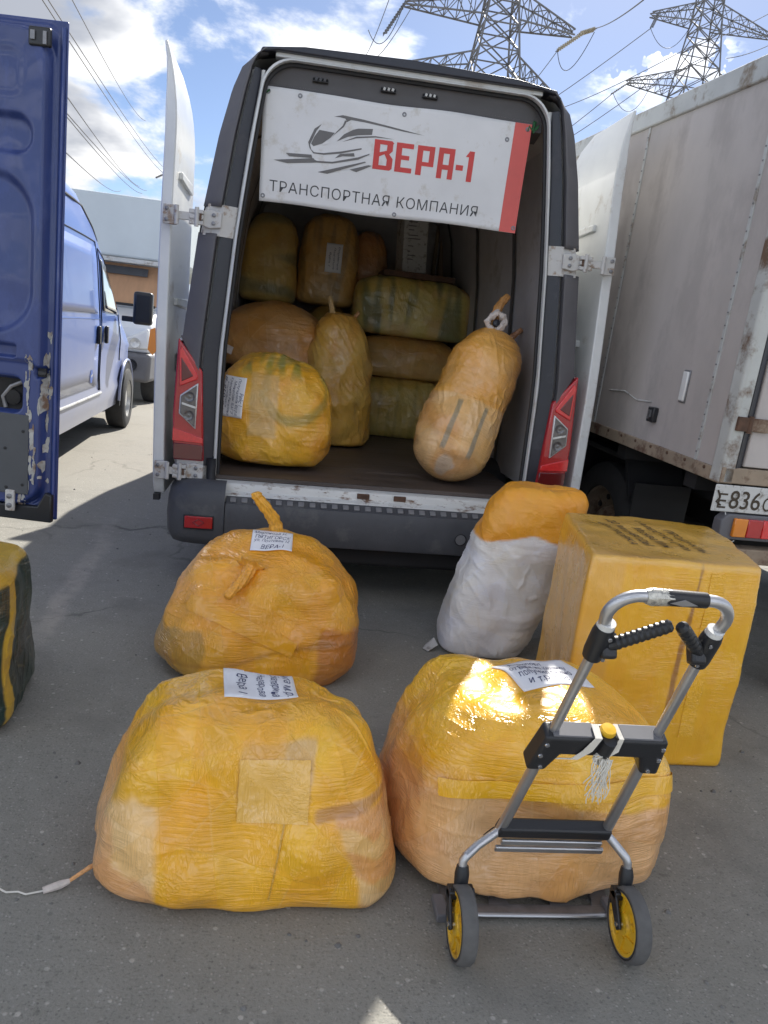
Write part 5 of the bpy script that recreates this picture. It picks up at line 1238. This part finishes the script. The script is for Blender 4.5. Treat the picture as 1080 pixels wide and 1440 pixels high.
bale('wrapped_parcel', .86, .5, .325, (.935, 6.2, 1.088), R(1), n=56, a=4, b=2.8, taper=(.95, .95), seed=10, lump=.014, wrink=.006, cfun=streaks((.52, .28, .10), 12, .5, 2), col=(.62, .36, .10), col2=(.56, .28, .08), material='film_dull', label='brown parcel in the middle of the right stack', group=GI)
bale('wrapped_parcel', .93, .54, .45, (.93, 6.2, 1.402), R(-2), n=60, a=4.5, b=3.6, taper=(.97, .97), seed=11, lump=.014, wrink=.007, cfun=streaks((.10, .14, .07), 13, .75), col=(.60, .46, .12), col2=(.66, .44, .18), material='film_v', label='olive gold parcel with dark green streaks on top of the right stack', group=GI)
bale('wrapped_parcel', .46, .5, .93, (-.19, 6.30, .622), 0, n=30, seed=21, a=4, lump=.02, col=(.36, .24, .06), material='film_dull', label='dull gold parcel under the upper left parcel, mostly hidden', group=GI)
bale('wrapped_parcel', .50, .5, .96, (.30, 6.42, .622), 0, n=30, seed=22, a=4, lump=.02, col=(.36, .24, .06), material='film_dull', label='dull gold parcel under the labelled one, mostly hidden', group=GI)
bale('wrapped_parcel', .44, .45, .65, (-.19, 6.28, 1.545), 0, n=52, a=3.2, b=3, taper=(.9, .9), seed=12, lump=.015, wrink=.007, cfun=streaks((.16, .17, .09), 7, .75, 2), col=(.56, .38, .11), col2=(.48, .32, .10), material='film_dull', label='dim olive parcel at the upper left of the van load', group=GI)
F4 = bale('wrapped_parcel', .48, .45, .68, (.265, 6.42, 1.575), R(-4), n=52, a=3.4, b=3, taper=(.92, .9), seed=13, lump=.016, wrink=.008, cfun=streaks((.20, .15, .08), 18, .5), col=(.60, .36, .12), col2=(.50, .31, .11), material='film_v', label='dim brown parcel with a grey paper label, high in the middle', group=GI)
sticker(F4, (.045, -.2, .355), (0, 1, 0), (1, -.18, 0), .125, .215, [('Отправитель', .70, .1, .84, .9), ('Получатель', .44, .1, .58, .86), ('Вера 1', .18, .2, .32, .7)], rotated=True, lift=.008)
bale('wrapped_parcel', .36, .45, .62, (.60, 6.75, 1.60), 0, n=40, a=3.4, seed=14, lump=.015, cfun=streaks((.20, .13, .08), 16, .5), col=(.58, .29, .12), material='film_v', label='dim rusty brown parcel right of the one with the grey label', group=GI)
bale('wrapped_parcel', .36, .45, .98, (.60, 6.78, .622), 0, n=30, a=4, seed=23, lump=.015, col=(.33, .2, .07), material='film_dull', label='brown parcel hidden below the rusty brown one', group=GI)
def make_box():
    P = empty('white_carton', (.93, 6.40, 1.868), (0, R(-4), R(10)), 'tall narrow white carton with print standing on the right stack', 'carton')
    MB().b2((-.10, -.09, .045), (.10, .09, .46)).build('carton_body', M['plate_white'], P, bevel=.003)
    for k, (z, w) in enumerate(((.42, .07), (.39, .05), (.36, .03), (.32, .08), (.295, .08), (.24, .03), (.20, .02), (.17, .05), (.14, .03))):
        MB().b2((-.062, -.0925, z), (-.062+w*(1.0+.5*(k % 3)/2), -.0898, z+.007)).build('printed_line', M['bumper_grey'], P)
    o = MB().b2((.67, 5.99, 1.842), (1.22, 6.42, 1.885)).build('flat_carton', M['rust'], None, bevel=.006)
    tag(o, 'flat brown carton lying on the olive parcel below the white carton', 'carton')
    for x, y, t in ((1.235, 7.10, .03), ):
        b = MB().b2((x-.015, y, .62), (x+.015, y+.03, 2.40)).build('wooden_batten', M['plank'], None, bevel=.002); tag(b, 'thin pale wooden batten standing upright at the far end of the load', 'batten')
    b = MB().b2((1.27, 7.08, .62), (1.33, 7.12, 2.42)).build('wooden_plank', M['plank'], None, bevel=.002); tag(b, 'broad weathered plank beside the batten at the far end of the load', 'plank')
make_box()
def c_sg(p, c, o):
    n = fbm(p*6+o, 3); x, y, z = p.T; front = y < .02
    m = reg(.445-z+.10*x, n*.4, .008); lo = np.tile(np.array((.80, .50, .22)), (len(p), 1)); lo = mixcol(lo, (.66, .32, .11), sstep(pnoise(p*5+o), -.1, .4)*.6)
    c = c*(1-m[:, None])+lo*m[:, None]
    for xx in (-.075, .075):
        c = mixcol(c, (.27, .25, .19), reg(.013-np.abs(x-xx), n*.1, .004)*front*reg(z-.13, 0*n, .01)*reg(.42+.1*x-z, 0*n, .01)*.85)
    return mixcol(c, (.60, .58, .54), reg(.022-np.hypot(x+.02, (z-.06)*.7), n*1.6, .016)*front*.55)
axis = Vector((.25, .20, .73)).normalized()
def place_leaning(o, base): o.rotation_mode = 'QUATERNION'; o.rotation_quaternion = axis.to_track_quat('Z', 'Y') @ Matrix.Rotation(0, 4, 'Z').to_quaternion(); o.location = base
def s_pear(p, zz):
    q = p.copy(); s = 1-.07*np.exp(-((zz-.55)/.10)**2); q[:, 0] *= s; q[:, 1] *= s
    m = zz < .25; q[:, 2] = np.where(m, q[:, 2]+.10*(np.hypot(p[:, 0]/.2, p[:, 1]/.18)**2)*(1-zz/.25)**1, q[:, 2]); return q
G = bale('wrapped_parcel', .43, .39, .90, (0, 0, 0), 0, n=76, a=2.2, b=2.6, taper=(.96, .95), seed=15, lump=.020, wrink=.008, cfun=c_sg, col=(.76, .38, .07), col2=(.78, .43, .15), shape=s_pear,
         label='long peach and orange bundle with two grey tape stripes leaning on the right wall', group=GI)
up = axis; xr = Vector((1, 0, 0)); xr = (xr-up*xr.dot(up)).normalized(); yr = up.cross(xr)
G.rotation_mode = 'QUATERNION'; G.rotation_quaternion = Matrix((xr, yr, up)).transposed().to_quaternion(); G.location = (.88, 4.10, .655)
twist(G, [(-.04, -.04, .85), (-.05, -.04, .92), (-.06, -.04, .98), (-.05, -.04, 1.05), (-.03, -.04, 1.10)], .024, col=(.62, .30, .09))
rg = MB().tube([(-.047+.042*math.cos(t)+.006*math.sin(3*t), -.088-.012*math.sin(t), .912+.046*math.sin(t)) for t in np.linspace(0, 2*math.pi, 26)[:-1]], [.017+.004*math.sin(k*1.9)+.002*math.sin(k*3.7) for k in range(25)], 12, closed=True, star=(.12, 5, .6)).build('knotted_rag', M['rag'], G, smooth=True)
MB().lathe([(0, -.02), (.018, -.01), (.02, .01), (0, .02)], (-.045, -.09, .905), (0, -1, .2), 10).build('dark_plug', M['channel'], rg, smooth=True)
Hh = bale('wrapped_parcel', .34, .34, .80, (0, 0, 0), 0, n=48, a=2.3, b=2.6, taper=(.9, .9), seed=16, lump=.02, wrink=.008, cfun=lambda p, c, o: mixcol(c, (.03, .028, .03), reg(.62-p[:, 2], 0*p[:, 0], .02)*.9), col=(.55, .26, .05), shape=s_pear, material='film_dull',
          label='second bundle in dark wrap with an orange top, behind the leaning one', group=GI)
Hh.rotation_mode = 'QUATERNION'; Hh.rotation_quaternion = G.rotation_quaternion; Hh.location = (1.00, 4.36, .66)
twist(Hh, [(0, -.02, .77), (.015, -.03, .84), (.045, -.04, .90), (.07, -.05, .945)], .017, col=(.52, .25, .12))

# ---- bags at the edges of the picture
def c_gr(p, c, o):
    n = fbm(p*5+o, 3); x, y, z = p.T
    m = reg(.030-np.abs(y+.165+.030*np.sin(z*9)), n*.35, .005)*(x > .1)*reg(z-.03, n, .01); top = reg(z-.478, n*.4, .006)
    return mixcol(c, (.66, .42, .04), np.clip(m+top, 0, 1))
GR = bale('tarp_bale', .60, .55, .52, (-1.085, 2.53, 0), R(6), n=100, a=6, b=7, taper=(.90, .92), seed=17, lump=.018, wrink=.006, cfun=c_gr, col=(.012, .042, .032), col2=(.016, .026, .024), material='film_dull', label='dark green bale with yellow tape along its edge, cut by the left border', cat='bale')
def c_wb(p, c, o):
    return mixcol(c, (.50, .26, .30), sstep(pnoise(p*22+o), .2, .4)*.8)
bale('carrier_bag', .30, .30, .67, (2.53, 3.0, 0), 0, n=40, a=2.4, b=3.2, taper=(2.0, 1.6), tpow=1.0, seed=18, lump=.03, wrink=.012, cfun=c_wb, col=(.70, .69, .70), col2=(.62, .60, .62), material='sackcloth', label='white bag with pink print at the right border behind the carton', cat='bag')

# ------------------------------------------------------------------ folding hand truck
def make_hand_truck():
    P = empty('hand_truck', (.72, 1.5, 0), (0, 0, 0), 'folding aluminium hand truck with yellow wheel hubs in front of the right parcel', 'hand truck')
    O = Vector((.728-.72, 1.55-1.5, .272)); T = Vector((0, -.28, .61)).normalized(); N = Vector((0, -T.z, T.y))
    def F(s, t, n=0.): return O+Vector((s, 0, 0))+T*t+N*n
    hw = lambda t: float(np.interp(t, [0, .325, .67, .8], [.131, .116, .107, .112]))
    # telescoping side tubes and the bent top handle
    for s in (-1, 1):
        MB().tube([F(s*hw(-.01), -.01), F(s*hw(.33), .33)], .0125, 16).build('lower_tube', M['alu'], P, smooth=True)
        MB().tube([F(s*hw(.33), .33), F(s*hw(.67), .66)], .0105, 16).build('upper_tube', M['alu'], P, smooth=True)
    pts = []
    r = .05
    for s, seq in ((-1, range(0, 9)), (1, range(8, -1, -1))):
        if s == -1: pts.append(F(-.105, .64))
        for k in seq:
            a = math.pi/2*k/8; pts.append(F(s*(.116-r+r*math.cos(a)), .712+r*math.sin(a)))
        if s == 1: pts.append(F(.105, .64))
    MB().tube(pts, .0115, 16).build('handle_bar', M['alu'], P, smooth=True)
    g = MB().tube([F(-.042, .7625), F(-.02, .763), F(.056, .7625)], [.0145, .0155, .0145], 16).build('handle_sleeve', M['black_plastic'], P, smooth=True)
    MB().tube([F(-.060, .762), F(-.05, .7625), F(-.03, .763), (F(-.012, .763))], [.0135, .0165, .0160, .0150], 14, star=(.05, 5, .7)).build('tape_wrap', M['foil'], g, smooth=True)
    MB().add([F(-.02, .764, .0162), F(.006, .773, .0150), F(.034, .762, .0160), F(.006, .759, .0165)], [(0, 1, 2, 3)]).build('sleeve_logo', M['alu'], g, solid=.001)
    # clamps with folding grips
    for s in (-1, 1):
        x = s*hw(.655)
        c = MB().tube([F(x, .600), F(x, .615), F(x, .665), F(x, .680)], [.0185, .0205, .0205, .018], 18).build('clamp', M['black_plastic'], P, smooth=True, angle=50)
        MB().tube([F(x, .676), F(x, .692)], .0165, 18).build('clamp_collar', M['lens_white'], c, smooth=True)
        MB().box(tuple(F(x-s*.018, .635, .004)), (.03, .028, .05), (R(-25), 0, 0)).build('clamp_lug', M['black_plastic'], c, bevel=.006)
        a, b = F(x-s*.018, .640, .008), F(.006 if s < 0 else .022, .712, .016)
        n = 22 if s < 0 else 14; ax = [a.lerp(b, k/n) for k in range(n+1)]
        rr = [(.0125 if k < 3 or k > n-2 else (.0138 if k % 2 else .0118)) for k in range(n+1)]; rr[-1] = .007
        MB().tube(ax, rr, 14).build('folding_grip', M['black_plastic'], P, smooth=True, angle=25)
        for t_, dx in ((.665, .0), (.612, -.004)):
            MB().lathe([(.0045, 0), (.004, .002), (0, .0025)], F(x+s*dx-s*.008, t_, .0195), N, 10).build('rivet', M['chrome'], c, smooth=True)
    # central locking bracket
    br = MB().prism([(-.150, .262), (-.134, .375), (.134, .375), (.150, .262), (.108, .262), (.088, .318), (-.088, .318), (-.108, .262)], lambda a, b, d: tuple(F(a, b, d)), -.022, .024).build('lock_bracket', M['black_plastic'], P, bevel=.008, seg=3)
    MB().prism([(-.12, .374), (-.03, .374), (-.03, .379), (-.12, .379)], lambda a, b, d: tuple(F(a, b, d)), -.018, .020).build('bracket_top', M['bumper_grey'], br, bevel=.002)
    MB().prism([(.03, .374), (.12, .374), (.12, .379), (.03, .379)], lambda a, b, d: tuple(F(a, b, d)), -.018, .020).build('bracket_top', M['bumper_grey'], br, bevel=.002)
    MB().tube([F(-.095, .306, .0), F(.095, .306, .0)], .009, 12).build('cross_tube', M['alu'], P, smooth=True)
    for s in (-1, 1):
        for x, t_ in ((.128, .352), (.132, .315), (.122, .276)):
            MB().lathe([(.0055, 0), (.005, .0025), (0, .003)], F(s*x, t_, .024), N, 12).build('bolt', M['chrome'], br, smooth=True)
    bt = MB().lathe([(.0165, 0), (.0175, .006), (.015, .012), (0, .013)], F(.0, .378, .004), T, 22).build('release_button', M['yellow_plastic'], P, smooth=True)
    MB().tube([F(0, .335, .024), F(0, .378, .026)], .015, 14).build('button_stem', M['black_plastic'], bt, smooth=True)
    # string knotted round the bracket with a frayed tassel
    mb = MB()
    for k in range(7):
        o = k*.0022
        mb.tube([F(-.018-o, .382, -.01), F(-.020-o, .384, .026), F(-.030-o*1.4, .345, .029), F(-.050-o, .312, .026), F(-.085-o, .300, .018)], .0016, 5)
        mb.tube([F(.016+o*.6, .384, -.012), F(.018+o*.6, .386, .027), F(.012+o, .350, .031), F(.004, .330, .034)], .0016, 5)
    for k in range(16):
        a = random.uniform(0, 6.28); mb.tube([F(-.005+.02*math.cos(a+q*.8)*random.uniform(.4, 1), .325+.014*math.sin(a+q*.8), .032+.006*math.sin(a*3+q)) for q in range(7)], .0013, 5)
    for k in range(34):
        x0 = random.gauss(.0, .008); d = random.gauss(0, .010); L = random.uniform(.06, .105)
        top_ = F(x0, .328, .034); pts = [top_+Vector((d*t_+.008*math.sin(5*t_+k), -.006*t_*(1-t_)*4-.004*math.sin(k), -L*t_)) for t_ in (0, .2, .45, .7, .9, 1.0)]
        mb.tube(pts, .0011, 4)
    mb.build('string_tassel', M['string'], P, smooth=True)
    # lower cross bar, ribbed silver slats and bent feet
    MB().prism([(-.142, -.022), (-.138, .014), (.138, .014), (.142, -.022)], lambda a, b, d: tuple(F(a, b, d)), -.018, .018).build('cross_bar', M['black_plastic'], P, bevel=.007, seg=3)
    for t_, w, n_ in ((-.038, .126, .016), (-.062, .136, .020)):
        MB().prism([(-w, t_-.010), (-w, t_+.009), (w, t_+.009), (w, t_-.010)], lambda a, b, d: tuple(F(a, b, d)), n_-.006, n_+.004).build('ribbed_slat', M['alu'], P, bevel=.003)
    Wc = {-1: Vector((.505-.72, 1.455-1.5, .084)), 1: Vector((.912-.72, 1.46-1.5, .084))}
    for s in (-1, 1):
        w = Wc[s]; k_ = F(s*.131, -.012)
        kn = Vector((w.x+s*(-.0), w.y+.060, .205)) ; elbow = Vector((lerp(k_.x, kn.x, .62), lerp(k_.y, kn.y, .5), lerp(k_.z, kn.z, .55)))
        MB().tube([k_, k_.lerp(elbow, .5), elbow, kn+Vector((-s*.006, 0, .012)), kn, kn+Vector((0, -.006, -.03))], .0105, 14).build('bent_foot', M['alu'], P, smooth=True)
        MB().prism([(s*.108, -.045), (s*.122, -.022), (s*.142, -.036), (s*.158, -.070), (s*.140, -.078)], lambda a, b, d: tuple(F(a, b, d)), -.020, -.012).build('gusset', M['black_plastic'], P, bevel=.003)
        kb = MB().tube([kn+Vector((0, -.002, -.012)), kn+Vector((0, -.006, -.03)), kn+Vector((0, -.010, -.055)), kn+Vector((0, -.012, -.068))], [.014, .0175, .0165, .013], 14).build('knuckle', M['black_plastic'], P, smooth=True)
        # fork with two cheeks straddling the wheel
        top_ = kn+Vector((0, -.016, -.075)); fk = MB().box(tuple(top_+Vector((0, 0, .004))), (.062, .034, .020)).box(tuple(top_+Vector((0, .012, -.016))), (.058, .012, .03))
        for q in (-1, 1):
            o = Vector((q*.027, 0, 0)); a = top_+o; b = w+o
            d = (b-a).normalized(); n_ = Vector((0, -d.z, d.y))
            fk.prism([(-.017, -.01), (.017, -.01), (.011, (b-a).length+.012), (-.011, (b-a).length+.012)], lambda u, v, e, a=a, d=d, n_=n_: tuple(a+n_*u+d*v+Vector((e, 0, 0))), -.004, .004)
        fk.build('fork', M['black_plastic'], P, bevel=.003)
        MB().cyl(w+Vector((-.034, 0, 0)), w+Vector((.034, 0, 0)), .006, 12).build('axle_bolt', M['chrome'], P, smooth=True)
        # wheel: grey rubber tread over a yellow hub with raised ring
        ww = MB().lathe([(.066, -.017), (.074, -.0185), (.080, -.0175), (.084, -.012), (.0848, 0), (.084, .012), (.080, .0175), (.074, .0185), (.066, .017)], w, (1, 0, 0), 48).build('wheel', M['wheel_rubber'], P, smooth=True)
        MB().lathe([(.0715, -.0186), (.0735, -.0195), (.0755, -.0186)], w, (1, 0, 0), 40).lathe([(.0715, .0186), (.0735, .0195), (.0755, .0186)], w, (1, 0, 0), 40).build('tyre_bead', M['black'], ww, smooth=True)
        hb = MB()
        for q in (-1, 1):
            prof = [(.0725, .010), (.0715, .0175), (.062, .0175), (.058, .012), (.028, .012), (.024, .0175), (.008, .0185), (0, .0185)]
            hb.lathe([(r_, q*h_) for r_, h_ in prof], w, (1, 0, 0), 40)
            for k in range(6):
                a = math.pi*2*k/6+.3; c = w+Vector((q*.0145, math.cos(a)*.043, math.sin(a)*.043)); hb.box(tuple(c), (.006, .010, .036), Matrix.Rotation(-(a-math.pi/2), 3, 'X') if True else None)
        hb.build('hub', M['yellow_plastic'], ww, smooth=True, angle=35)
    # foot plate on the ground, under the parcel: rim and ribs around three long openings
    x0, x1, y0, y1, zz = .498-.72, .944-.72, 1.572-1.5, 1.80-1.5, .010
    MB().prism([(x0, y0), (x0+.10, y0-.006), (x1-.10, y0-.006), (x1, y0), (x1, y0+.028), (x0, y0+.028)], lambda a, b, d: (a, b, d), zz, zz+.010).build('plate_rim', M['steel_plate'], P, bevel=.003)
    MB().tube([(x0+.01, y0-.002, zz+.005), (x0+.10, y0-.008, zz+.006), (x1-.10, y0-.008, zz+.006), (x1-.01, y0-.002, zz+.005)], .005, 8).build('plate_edge', M['alu'], P, smooth=True)
    for xa, xb in ((x0, x0+.045), (x0+.125, x0+.165), (x0+.285, x0+.325), (x1-.05, x1)):
        MB().prism([(xa-.008, y0+.026), (xb+.008, y0+.026), (xb, y0+.05), (xb, y1), (xa, y1), (xa, y0+.05)], lambda a, b, d: (a, b, d), zz+.0005, zz+.0095).build('plate_rib', M['steel_plate'], P, bevel=.002)
    for s in (-1, 1):
        x = Wc[s].x+s*-.0; MB().b2((x-.034 if s < 0 else x+.004, Wc[s].y+.085, .012), (x-.004 if s < 0 else x+.034, y0+.045, .034)).build('plate_hinge', M['bumper_grey'], P, bevel=.004)
M['foil'] = mat('silver_tape', (.55, .53, .47), .28, metal=.5, var=.35, vscale=90, bump=.8, bscale=120)
make_hand_truck()

bpy.context.view_layer.update()
